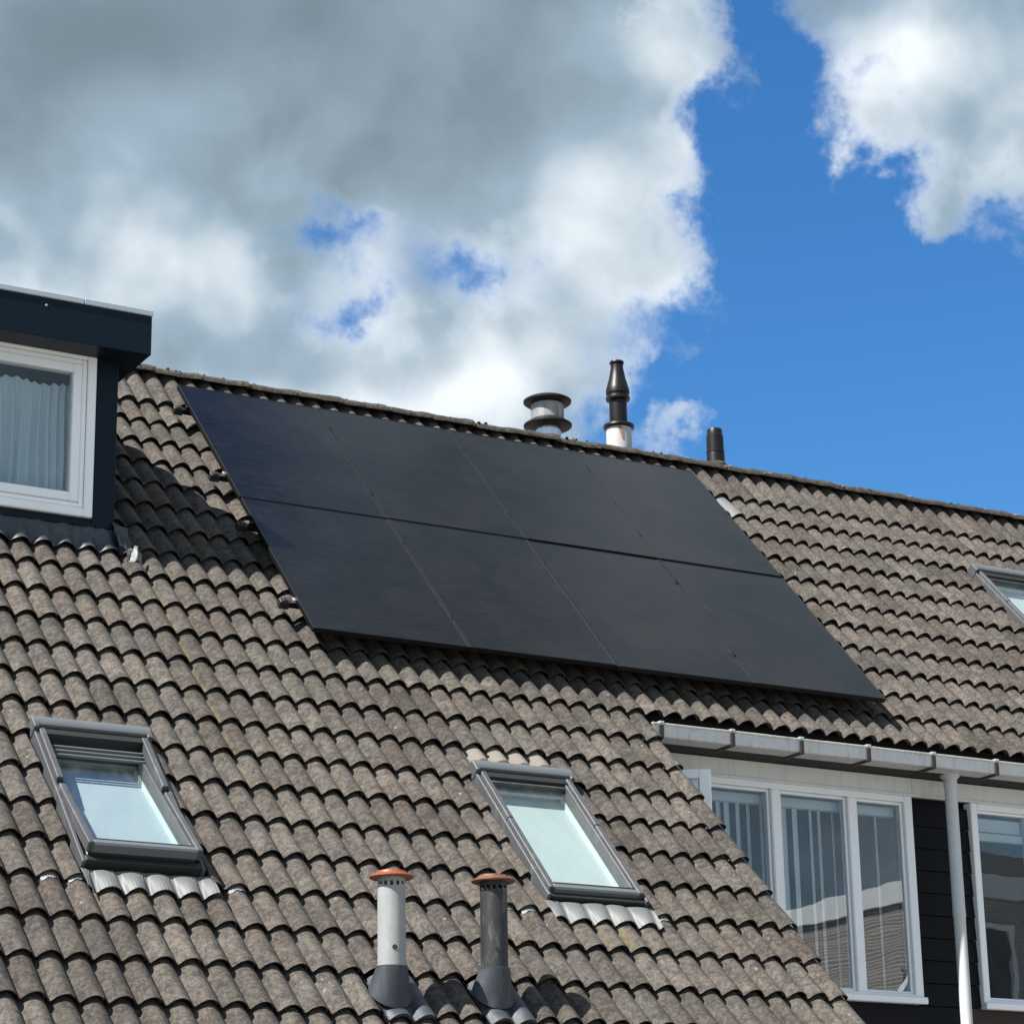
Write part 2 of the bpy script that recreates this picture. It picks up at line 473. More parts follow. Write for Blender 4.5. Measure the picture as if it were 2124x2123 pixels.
# solar glass: near black cells under slightly frosted glass, dust drawn out along the rows
m_, t_, p_, _ = new_mat('black_solar_glass')
gp = t_.node('ShaderNodeNewGeometry').outputs['Position']
st = t_.noise(t_.v('MULTIPLY', gp, (4.0, 40.0, 40.0)), 1.6, 6, 0.78)
sm = t_.noise(gp, 2.2, 4, 0.6)
c_ = t_.mix(t_.step(t_.m('MULTIPLY_ADD', sm, 0.5, t_.m('MULTIPLY', st, 0.8)), 0.40, 0.92), (0.0008, 0.0008, 0.0011, 1), (0.0100, 0.0092, 0.0094, 1))
t_.put(p_.inputs['Base Color'], c_)
t_.put(p_.inputs['Roughness'], t_.m('MULTIPLY_ADD', st, 0.14, 0.05))
p_.inputs['IOR'].default_value = 1.36
bump(t_, p_, st, 0.10, 0.002)
M['solar'] = m_

# red brick of the house across the street: courses as real colour pattern at a distance
m_, t_, p_, _ = new_mat('far_brickwork')
gp = t_.node('ShaderNodeNewGeometry').outputs['Position']
bx_, by_, bz_ = t_.xyz(gp)
bk = t_.node('ShaderNodeTexBrick')
t_.put(bk.inputs['Vector'], t_.comb(bx_, bz_, 0.0))
bk.inputs['Scale'].default_value = 1.0
bk.inputs['Brick Width'].default_value = 0.22
bk.inputs['Row Height'].default_value = 0.0625
bk.inputs['Mortar Size'].default_value = 0.007
bk.inputs['Color1'].default_value = (0.22, 0.20, 0.185, 1)
bk.inputs['Color2'].default_value = (0.32, 0.29, 0.27, 1)
bk.inputs['Mortar'].default_value = (0.55, 0.53, 0.50, 1)
t_.put(p_.inputs['Base Color'], bk.outputs['Color'])
p_.inputs['Roughness'].default_value = 0.9
M['brick'] = m_


# ------------------------------------------------------------------ mesh and scene helpers
class MB:
    """collects vertices and faces; build() links them as one mesh object"""
    def __init__(self):
        self.v, self.f, self.mi = [], [], []

    def add(self, vs, fs, mi=0):
        o = len(self.v)
        self.v += [tuple(q) for q in vs]
        self.f += [tuple(i + o for i in f) for f in fs]
        self.mi += [mi] * len(fs)
        return self

    def box(self, c, size, X=None, Y=None, Z=None, bev=0.0, mi=0):
        c = Vector(c)
        X, Y, Z = (X or Vector((1, 0, 0))), (Y or Vector((0, 1, 0))), (Z or Vector((0, 0, 1)))
        a, b, d = (k / 2 for k in size)
        if bev <= 0:
            vs = [c + X * (sx * a) + Y * (sy * b) + Z * (sz * d) for sx in (-1, 1) for sy in (-1, 1) for sz in (-1, 1)]
            return self.add(vs, [(0, 1, 3, 2), (4, 6, 7, 5), (0, 4, 5, 1), (2, 3, 7, 6), (0, 2, 6, 4), (1, 5, 7, 3)], mi)
        # chamfered box: 24 vertices, one ring per face
        w = min(bev, a * 0.45, b * 0.45, d * 0.45)
        idx, vs = {}, []
        for sx in (-1, 1):
            for sy in (-1, 1):
                for sz in (-1, 1):
                    for ax in range(3):
                        e = [a - w, b - w, d - w]
                        e[ax] = (a, b, d)[ax]
                        idx[(sx, sy, sz, ax)] = len(vs)
                        vs.append(c + X * (sx * e[0]) + Y * (sy * e[1]) + Z * (sz * e[2]))
        fs = []
        for ax in range(3):
            o1, o2 = (ax + 1) % 3, (ax + 2) % 3
            for sg in (-1, 1):
                q = []
                for (p1, p2) in ((-1, -1), (1, -1), (1, 1), (-1, 1)):
                    k = [0, 0, 0]
                    k[ax], k[o1], k[o2] = sg, p1, p2
                    q.append(idx[(k[0], k[1], k[2], ax)])
                fs.append(tuple(q if sg > 0 else q[::-1]))
        for ax in range(3):                                # edges running along ax
            o1, o2 = (ax + 1) % 3, (ax + 2) % 3
            for p1 in (-1, 1):
                for p2 in (-1, 1):
                    def key(s_, fa):
                        k = [0, 0, 0]
                        k[ax], k[o1], k[o2] = s_, p1, p2
                        return idx[(k[0], k[1], k[2], fa)]
                    q = (key(-1, o1), key(1, o1), key(1, o2), key(-1, o2))
                    fs.append(q if p1 * p2 > 0 else q[::-1])
        for sx in (-1, 1):
            for sy in (-1, 1):
                for sz in (-1, 1):
                    q = (idx[(sx, sy, sz, 0)], idx[(sx, sy, sz, 1)], idx[(sx, sy, sz, 2)])
                    fs.append(q if sx * sy * sz > 0 else q[::-1])
        return self.add(vs, fs, mi)

    def lathe(self, c, prof, n=28, axis=None, mi=0, X=None, Y=None):
        """prof: (radius, height) pairs along axis"""
        c = Vector(c)
        ax = axis or Vector((0, 0, 1))
        X = X or Vector((1, 0, 0))
        Y = Y or ax.cross(X)
        vs, fs = [], []
        for (r, h) in prof:
            for k in range(n):
                a = 2 * math.pi * k / n
                vs.append(c + ax * h + X * (r * math.cos(a)) + Y * (r * math.sin(a)))
        for j in range(len(prof) - 1):
            for k in range(n):
                k2 = (k + 1) % n
                fs.append((j * n + k, j * n + k2, (j + 1) * n + k2, (j + 1) * n + k))
        fs.append(tuple(range(n))[::-1])
        fs.append(tuple((len(prof) - 1) * n + k for k in range(n)))
        return self.add(vs, fs, mi)

    def grid(self, rows, mi=0, flip=False):
        """rows: list of equally long point lists"""
        n = len(rows[0])
        vs = [q for rr in rows for q in rr]
        fs = []
        for j in range(len(rows) - 1):
            for k in range(n - 1):
                q = (j * n + k, j * n + k + 1, (j + 1) * n + k + 1, (j + 1) * n + k)
                fs.append(q[::-1] if flip else q)
        return self.add(vs, fs, mi)

    def mesh(self, name, mats, smooth=False, angle=40):
        me = bpy.data.meshes.new(name)
        me.from_pydata(self.v, [], self.f)
        for mm in (mats if isinstance(mats, (list, tuple)) else [mats]):
            me.materials.append(M[mm] if isinstance(mm, str) else mm)
        for p, i in zip(me.polygons, self.mi):
            p.material_index = i
        if smooth:
            me.polygons.foreach_set('use_smooth', [True] * len(me.polygons))
            me.update()
            me.set_sharp_from_angle(angle=rad(angle))
        me.update()
        return me

    def build(self, name, mats, parent=None, smooth=False, label=None, angle=40):
        o = bpy.data.objects.new(name, self.mesh(name, mats, smooth, angle))
        col.objects.link(o)
        if parent:
            adopt(o, parent)
        if label:
            o['label'] = label
        return o


def WM(o):
    b = Matrix.LocRotScale(o.location, o.rotation_euler, o.scale)
    return (WM(o.parent) @ o.matrix_parent_inverse @ b) if o.parent else b


def adopt(o, parent):
    """parent o while its own transform stays in world terms"""
    o.parent = parent
    o.matrix_parent_inverse = WM(parent).inverted()


def thing(name, loc, label, cat, group=None):
    o = bpy.data.objects.new(name, None)
    col.objects.link(o)
    o.location = loc
    o.empty_display_size = 0.2
    tag(o, label, cat, group)
    return o


def tag(o, label=None, cat=None, group=None, kind=None):
    if label:
        o['label'] = label
    if cat:
        o['category'] = cat
    if group:
        o['group'] = group
    if kind:
        o['kind'] = kind
    return o


EX, EY, EZ = Vector((1, 0, 0)), Vector((0, 1, 0)), Vector((0, 0, 1))
UPS = -DN


def rbox(mb, u0, u1, s0, s1, h0, h1, bev=0.004, mi=0):
    """box given in roof coordinates"""
    mb.box(RP((u0 + u1) / 2, (s0 + s1) / 2, (h0 + h1) / 2), (u1 - u0, s1 - s0, h1 - h0), EX, UPS, NR, bev, mi)


def wbox(mb, x0, x1, y0, y1, z0, z1, bev=0.003, mi=0):
    """box given in world X, Y and height relative to the survey point"""
    mb.box(((x0 + x1) / 2, (y0 + y1) / 2, Z0 + (z0 + z1) / 2), (x1 - x0, y1 - y0, z1 - z0), bev=bev, mi=mi)

# ------------------------------------------------------------------ ground
g_ = MB()
g_.add([(-400, -400, 0), (400, -400, 0), (400, 400, 0), (-400, 400, 0)], [(0, 1, 2, 3)])
tag(g_.build('ground', 'ground'), kind='structure')
g_ = MB()
g_.box((6, -14.5, 0.03), (60, 5, 0.06), bev=0.01)
tag(g_.build('pavement', 'paving'), kind='structure')

# ------------------------------------------------------------------ tiles: measured wave and gauge
WV, GA, U0, S0 = 0.15194872, 0.33835796, -1.73552439, 2.77708064
AMP, LIP = 0.051, 0.032
EDGE = 0.28                              # a tile starts in the valley just right of a crest


def wave(x):
    """height of the tile surface under the crest line, x in waves from a crest"""
    f = x - math.floor(x + 0.5)
    a = abs(f)
    if a < 0.42:
        el_ = 1 - math.sqrt(max(0.0, 1 - (a / 0.42) ** 2))
        co_ = (1 - math.cos(math.pi * a / 0.42)) / 2
        rib = 0.0
        return -AMP * (0.78 * el_ + 0.22 * co_) * 0.94 + rib
    return -AMP * 0.94 - AMP * 0.06 * math.sin(math.pi * (a - 0.42) / 0.16) + 0.0035 * math.exp(-((f + 0.44) / 0.03) ** 2)


def tile_points(xa, xb):
    n = max(4, int(round((xb - xa) * 16)))
    return [xa + (xb - xa) * k / n for k in range(n + 1)]


mesh_cache = {}


def tile_mesh(xa, xb, length, mat='tile'):
    """one interlocking double wave tile, xa..xb in waves from its left edge; origin at the left end of its lip"""
    drop = 0.30 if length > 0.5 else 1.08               # the top course is packed up on the ridge batten
    key = (round(xa, 3), round(xb, 3), round(length, 3), mat)
    if key in mesh_cache:
        return mesh_cache[key]
    xs = tile_points(xa, xb)
    mb = MB()
    top = [[], [], []]
    for x in xs:
        z = wave(x + EDGE)
        top[0].append((x * WV, 0.0, z))
        top[1].append((x * WV, length * 0.5, z - LIP * drop * length * 0.5 / GA))
        top[2].append((x * WV, length, z - LIP * drop * length / GA))
    n = len(xs)
    vs = top[0] + top[1] + top[2]
    fs = []
    for j in range(2):
        for k in range(n - 1):
            fs.append((j * n + k, j * n + k + 1, (j + 1) * n + k + 1, (j + 1) * n + k))
    mb.add(vs, fs)
    lip = [(x, 0.0, z) for x, _, z in top[0]] + [(x, 0.004, z - 0.009) for x, _, z in top[0]]
    mb.add(lip, [(k + 1, k, n + k, n + k + 1) for k in range(n - 1)])
    for e, fl in ((0, False), (n - 1, True)):
        q = [top[j][e] for j in range(3)]
        side = q + [(x, y, z - 0.0295) for x, y, z in q]
        ff = [(0, 1, 4, 3), (1, 2, 5, 4)]
        mb.add(side, [tuple(reversed(k)) for k in ff] if fl else ff)
    me = mb.mesh('roof_tile', mat, True, 50)
    mesh_cache[key] = me
    return me


def lay_tile(row, wl, wr, roof, field, mat='tile', first_of_double=None):
    """row: course number; wl..wr: wave range of the piece"""
    length = GA + 0.055
    if row == -8:
        length = 0.52
    left = first_of_double
    me = tile_mesh(wl - left, wr - left, length, mat)
    s = S0 + row * GA
    u = U0 + (left + EDGE) * WV
    rz = random.gauss(0, 0.005)
    P = RP(u, s + random.gauss(0, 0.0045), random.uniform(-0.002, 0.003))
    if field is not None:
        mt = Matrix.LocRotScale(P, (Matrix.Rotation(TH, 3, 'X') @ Matrix.Rotation(rz, 3, 'Z')).to_euler(), None)
        field.add([mt @ v.co for v in me.vertices], [tuple(p.vertices) for p in me.polygons])
        return None
    o = bpy.data.objects.new('roof_tile', me)
    col.objects.link(o)
    o.location = P
    o.rotation_euler = (Matrix.Rotation(TH, 3, 'X') @ Matrix.Rotation(rz, 3, 'Z')).to_euler()
    adopt(o, roof)
    return o


def w_of(u):
    return (u - U0) / WV - EDGE          # waves measured from tile edges


VERGE = 2.409
W_VERGE = 27.0                           # the long roof ends one wave into a double tile
SKYLIGHTS = [(-2.19, -1.437), (0.665, 1.395)]
SK_ROWS = (7, 10)
VENT_CELLS = {(13, 6), (13, 10)}


def visible_left(s):
    return -1.90 - 0.205 * (s - 2.55) - 0.35


def covered(ua, ub, sa, sb):
    """tiles hidden for good: below the array or inside the dormer"""
    if ua > 0.12 and ub < 4.50 and sb < 3.20:
        return True
    if ub < -1.16 and sb < 2.50:
        return True
    return False


def in_view(ua, ub, s):
    if ub < visible_left(s) or s > 7.78:
        return False
    if ua > 8.75 - 0.66 * (s + 0.5):
        return False
    return True


def lay_roof(roof, k0, k1, rows, field, last_wave=None, cut_right=None):
    n = 0
    for row in rows:
        s = S0 + row * GA
        for k in range(k0, k1, 2):
            spans = [(k, k + 2)]
            if last_wave is not None:
                if k >= last_wave:
                    continue
                spans = [(k, min(k + 2, last_wave))]
            if (row, k) in VENT_CELLS:
                continue
            if SK_ROWS[0] <= row <= SK_ROWS[1] and last_wave is not None:
                for (a, b) in SKYLIGHTS:
                    wa, wb = w_of(a), w_of(b)
                    nxt = []
                    for (x, y) in spans:
                        if y <= wa or x >= wb:
                            nxt.append((x, y))
                        else:
                            if x < wa - 0.05:
                                nxt.append((x, wa))
                            if y > wb + 0.05:
                                nxt.append((wb, y))
                    spans = nxt
            if cut_right is not None and cut_right[2] <= row <= cut_right[3]:
                wa, wb = w_of(cut_right[0]), w_of(cut_right[1])
                spans = [q for (x, y) in spans for q in
                         ([(x, y)] if y <= wa or x >= wb else ([(x, wa)] if x < wa - 0.05 else []) + ([(wb, y)] if y > wb + 0.05 else []))]
            for (x, y) in spans:
                ua, ub = U0 + (x + EDGE) * WV, U0 + (y + EDGE) * WV
                hidden = covered(ua, ub, s - GA, s) or not in_view(ua, ub, s)
                mat = 'tile'
                if row == 6 and ua > 0.55 and ub < 1.50:
                    mat = 'tile_clean'
                if row == -7 and abs((ua + ub) / 2 - 4.93) < 0.16:
                    mat = 'zinc_tile' if not hidden else mat
                lay_tile(row, x, y, roof, field if hidden else None, mat, k)
                n += 0 if hidden else 1
    return n


# ------------------------------------------------------------------ the two houses of the terrace
UA0, UB1 = -5.0, 14.0
EAVE_A = S0 + 16 * GA
EAVE_B = S0 + 3 * GA
houseA = thing('terraced_house', (-1.3, -3.0, 0), 'terraced house with long brown tiled roof, navy dormer and two small skylights', 'house')
houseB = thing('terraced_house', (6.0, -2.2, 0), 'terraced house with pale gutter, white framed windows and dark boarded wall', 'house')


def roof_deck(house, ua, ub, eave):
    mb = MB()
    h = -0.21
    apex = Vector((0, 0.365, 0))
    rows = [[RP(u, eave, h) for u in (ua, ub)], [RP(u, -0.42, h) for u in (ua, ub)]]
    mb.grid(rows)
    zt = RP(0, -0.42, h)
    mb.grid([[Vector((u, zt.y, zt.z)) for u in (ua, ub)], [Vector((u, 4.6, zt.z - (4.6 - zt.y) * 1.02)) for u in (ua, ub)]])
    return mb.build('roof', 'deck', house)


roofA = roof_deck(houseA, UA0, VERGE - 0.02, EAVE_A - 0.05)
roofB = roof_deck(houseB, VERGE - 0.02, UB1, EAVE_B - 0.05)
fieldA, fieldB = MB(), MB()
nA = lay_roof(roofA, -22, 28, range(-8, 17), fieldA, last_wave=27)
# the first course of the neighbour begins with the other half of that double tile
SK3 = (7.12, 7.84)
nB = 0
for row in range(-8, 4):
    s = S0 + row * GA
    ua, ub = U0 + (27 + EDGE) * WV, U0 + (28 + EDGE) * WV
    hid = covered(ua, ub, s - GA, s)
    lay_tile(row, 27, 28, roofB, fieldB if hid else None, 'tile', 26)
    nB += 0 if hid else 1
nB += lay_roof(roofB, 28, 102, range(-8, 4), fieldB, cut_right=(SK3[0] - 0.02, SK3[1] + 0.02, -5, -2))
for fld, rf in ((fieldA, roofA), (fieldB, roofB)):
    o = fld.build('roof_tiles', 'tile', rf, True, angle=50)
    o['kind'] = 'stuff'

# ridge tiles, bedded in mortar, with moss along the joints
RY, RZ = 0.428, 0.200


def ridge_mesh(seed):
    rnd = random.Random(seed)
    rows = []
    for j in range(9):
        x = 0.42 * j / 8
        sc = 1.0 + (0.11 if j >= 7 else 0.0)
        line = []
        for k in range(17):
            a = math.pi * k / 16
            line.append(Vector((x, -0.104 * math.cos(a) * sc + rnd.gauss(0, 0.0012), 0.070 * math.sin(a) * sc + rnd.gauss(0, 0.0022))))
        rows.append(line)
    mb = MB()
    mb.grid(rows, flip=True)
    inner = [[q + Vector((0, -0.02 * (1 if q.y > 0 else -1) * min(1, abs(q.y) / 0.05), -0.018)) for q in (rows[0], rows[8])[e]] for e in (0, 1)]
    for e, rr in ((0, rows[0]), (1, rows[8])):
        mb.grid([rr, inner[e]], flip=(e == 1))
    n = 17
    for k in (0, 16):                                      # bottom rim
        mb.grid([[r_[k] for r_ in rows], [r_[k] + Vector((0, 0.02 if k == 0 else -0.02, 0.004)) for r_ in rows]], flip=(k == 0))
    return mb.mesh('ridge_tile', 'ridge', True, 60)


ridge_meshes = [ridge_mesh(q) for q in range(5)]
x = -4.9
while x < UB1 - 0.4:
    o = bpy.data.objects.new('ridge_tile', random.choice(ridge_meshes))
    col.objects.link(o)
    o.location = (x, RY, Z0 + RZ + random.gauss(0, 0.005))
    o.rotation_euler = (0, random.gauss(0, 0.006), random.gauss(0, 0.008))
    adopt(o, roofA if x < VERGE - 0.2 else roofB)
    x += 0.40
for (house_roof, a, b) in ((roofA, -4.9, VERGE), (roofB, VERGE, UB1)):
    mo = MB()
    rnd = random.Random(int(a * 10))
    xx = a
    while xx < b - 0.05:
        xx += rnd.uniform(0.02, 0.11)
        ang = rnd.gauss(math.pi * 0.46, 0.35)
        r_ = rnd.uniform(0.005, 0.017)
        c = Vector((xx, RY - 0.103 * math.cos(ang), Z0 + RZ + 0.069 * math.sin(ang)))
        mo.lathe(c, [(r_ * 0.6, -r_ * 0.5), (r_, 0), (r_ * 0.75, r_ * 0.55), (0.001, r_ * 0.8)], 6)
    o = mo.build('moss', 'moss', house_roof, True)
    o['kind'] = 'stuff'
    mo = MB()
    xx = a
    while xx < b - 0.4:
        xx += 0.40 * rnd.choice((1, 1, 2))
        for q in range(rnd.choice((1, 2, 3))):
            ang = rnd.uniform(0.25, 1.3)
            r_ = rnd.uniform(0.008, 0.02)
            c = Vector((xx + rnd.gauss(0, 0.03), RY - 0.104 * math.cos(ang), Z0 + RZ + 0.069 * math.sin(ang)))
            mo.lathe(c, [(r_ * 0.5, -0.006), (r_, 0), (r_ * 0.8, 0.006), (0.001, 0.008)], 7, axis=Vector((0, -math.cos(ang), math.sin(ang))), X=EX)
    o = mo.build('mortar_patch', 'mortar', house_roof, True)
    o['kind'] = 'stuff'

# walls carrying the roofs
wa = MB()
ew = RP(0, EAVE_A - 0.25, -0.1)
wa.box(((UA0 + VERGE) / 2, (ew.y + 4.5) / 2, ew.z / 2), (VERGE - UA0 - 0.1, 4.5 - ew.y, ew.z), bev=0)
# gable wall under the long roof, beside the neighbour's set-back front
a1, a2 = RP(0, EAVE_A - 0.25, -0.12), RP(0, 2.6, -0.12)
xg = VERGE - 0.06
wa.add([(xg, a1.y, a1.z), (xg, a2.y, a1.z), (xg, a2.y, a2.z), (xg - 0.1, a1.y, a1.z), (xg - 0.1, a2.y, a1.z), (xg - 0.1, a2.y, a2.z)],
       [(0, 1, 2), (3, 5, 4), (0, 2, 5, 3)])
wa.build('wall', 'brick', houseA)

# ------------------------------------------------------------------ dormer on the long roof
DY = -1.60                               # front wall
DXR = -1.082                             # its right hand corner
DXL = -4.4
mb = MB()
wz0, wz1 = -1.74, -0.56
WX0, WX1, WZ0, WZ1 = -3.9, -1.245, -1.687, -0.527          # window opening in the front
wbox(mb, WX1, DXR, DY - 0.005, DY + 0.12, wz0, wz1, 0.004)
wbox(mb, DXL, WX0, DY - 0.005, DY + 0.12, wz0, wz1, 0.004)
wbox(mb, WX0, WX1, DY - 0.005, DY + 0.12, wz0, WZ0, 0.003)
wbox(mb, WX0, WX1, DY - 0.005, DY + 0.12, WZ1, wz1 + 0.04, 0.003)
# cheeks follow the roof up to the flat top
for xc in (DXR - 0.05, DXL + 0.05):
    p0, p1 = Vector((xc, DY + 0.1, Z0 + wz0)), Vector((xc, DY + 0.1, Z0 - 0.55))
    p2, p3 = Vector((xc, -0.15, Z0 - 0.55)), Vector((xc, -0.15, Z0 - 0.32))
    vs = [p + EX * d for d in (-0.05, 0.05) for p in (p0, p1, p2)]
    mb.add(vs, [(0, 1, 2), (3, 5, 4), (0, 3, 4, 1), (1, 4, 5, 2), (0, 2, 5, 3)])
dormer = mb.build('dormer', 'navy', houseA, label='navy box dormer with flat roof and wide white window')
mb = MB()
FY, FXR, FZB, FZT = DY - 0.25, -0.948, -0.567, -0.292
mb.box(((FXR + DXL - 0.13) / 2, (FY - 0.1) / 2 + 0.0, Z0 + (FZB + FZT) / 2), (FXR - DXL + 0.13, -0.1 - FY, FZT - FZB), bev=0.003)
fascia = mb.build('fascia', 'navy', dormer)
mb = MB()
for (xa, xb) in ((DXL - 0.14, -1.4305), (-1.4285, FXR + 0.006)):
    wbox(mb, xa, xb, FY - 0.008, -0.08, FZT + 0.002, FZT + 0.042, 0.004)
mb.build('roof_trim', 'alu_trim', dormer)
mb = MB()
mb.lathe((-1.69, FY - 0.002, Z0 - 0.345), [(0.009, 0), (0.008, 0.003), (0.001, 0.004)], 12, axis=Vector((0, -1, 0)), X=EX)
mb.build('screw_cap', 'alu_trim', dormer)


def frame_ring(mb, x0, x1, z0, z1, wd, ya, yb, bev=0.006):
    """four mitred-looking members of a rectangular frame (butted, uprights proud by a hair)"""
    wbox(mb, x0, x0 + wd, ya, yb, z0, z1, bev)
    wbox(mb, x1 - wd, x1, ya, yb, z0, z1, bev)
    wbox(mb, x0 + wd, x1 - wd, ya + 0.001, yb, z1 - wd, z1, bev)
    wbox(mb, x0 + wd, x1 - wd, ya + 0.001, yb, z0, z0 + wd, bev)


mb = MB()
frame_ring(mb, WX0, WX1, WZ0, WZ1, 0.060, DY - 0.035, DY + 0.05)
wf = mb.build('window_frame', 'white', dormer)
mb = MB()
frame_ring(mb, WX0 + 0.062, WX1 - 0.062, WZ0 + 0.062, WZ1 - 0.062, 0.035, DY - 0.020, DY + 0.05)
frame_ring(mb, -2.55, WX1 - 0.099, WZ0 + 0.099, WZ1 - 0.099, 0.062, DY - 0.027, DY + 0.05)
frame_ring(mb, WX0 + 0.099, -2.56, WZ0 + 0.099, WZ1 - 0.099, 0.062, DY - 0.027, DY + 0.05)
mb.build('window_sash', 'white', dormer)
for (xa, xb) in ((-2.49, -1.40), (-3.75, -2.62)):
    mb = MB()
    wbox(mb, xa, xb, DY + 0.010, DY + 0.016, WZ0 + 0.10, WZ1 - 0.10, 0)
    mb.build('window_pane', 'pane_dormer', dormer)
# pleated curtain, gathered at the top
rows = []
nx = 170
for j, zz in enumerate((-0.735, -0.775, -0.83, -1.0, -1.25, -1.60)):
    line = []
    for k in range(nx):
        x = -2.6 + (2.6 - 1.36) * k / (nx - 1)
        ph = 2 * math.pi * x / 0.060 + 1.6 * math.sin(x * 9.0) + 0.9 * math.sin(x * 23.0 + j * 0.25)
        amp = (0.012, 0.016, 0.021, 0.028, 0.033, 0.036)[j] * (0.7 + 0.3 * math.sin(x * 31))
        zj = zz + (0.012 * math.cos(ph) + 0.010 * math.sin(x * 17) if j == 0 else 0)
        line.append((x + 0.006 * math.sin(j * 1.3 + x * 12), DY + 0.14 + amp * math.cos(ph), Z0 + zj))
    rows.append(line)
mb = MB()
mb.grid(rows)
mb.build('curtain', 'curtain', dormer, True, angle=180)
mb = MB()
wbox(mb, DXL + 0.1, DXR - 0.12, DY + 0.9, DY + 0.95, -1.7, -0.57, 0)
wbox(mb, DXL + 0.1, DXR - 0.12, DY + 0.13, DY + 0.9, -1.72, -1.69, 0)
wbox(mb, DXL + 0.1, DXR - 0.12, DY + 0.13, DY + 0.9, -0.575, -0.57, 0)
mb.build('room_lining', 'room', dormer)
# lead dressed over the tiles in front, crumpled at the corner
rnd = random.Random(3)
rows = []
for j in range(9):
    f = j / 8
    line = []
    for k in range(150):
        u = -4.3 + (4.3 - 0.985) * k / 149
        s = 2.33 + 0.215 * f + 0.006 * math.sin(u * 14) * f
        surf = wave((u - U0) / WV) - 0.008
        h = 0.062 * (1 - f) ** 1.5 + (surf + 0.020) * min(1, f * 1.25) + 0.003 * math.sin(u * 71 + j * 2.1) + 0.004 * math.sin(u * 29 - j) * (1 - f)
        line.append(RP(u, s, h))
    rows.append(line)
mb = MB()
mb.grid(rows, flip=True)
mb.build('lead_apron', 'lead', dormer, True, angle=70)
rows = []
for j in range(8):
    f = j / 7
    line = []
    for k in range(8):
        g = k / 7
        u = DXR - 0.02 + (0.075 + 0.055 * f) * g
        s = 2.18 + 0.37 * f + 0.015 * g
        h = 0.055 - 0.035 * f + 0.05 * (1 - g) ** 2 - 0.03 * g + 0.010 * math.sin(j * 2.2 + k * 1.7) + 0.006 * math.sin(k * 4.1 - j)
        line.append(RP(u, s, h))
    rows.append(line)
mb = MB()
mb.grid(rows, flip=True)
mb.build('lead_corner', 'lead', dormer, True, angle=60)
rows = []
for j in range(5):
    line = []
    for k in range(12):
        f = k / 11
        u = -1.03 + 0.105 * f
        s = 2.56 + 0.020 * j + 0.012 * math.sin(f * 9 + j)
        h = 0.012 + 0.045 * math.exp(-((f - 0.55) / 0.22) ** 2) - 0.012 * j + 0.006 * math.sin(f * 31 + j * 2)
        line.append(RP(u, s, h))
    rows.append(line)
mb = MB()
mb.grid(rows, flip=True)
mb.build('lead_edge', 'lead_pale', dormer, True, angle=50)


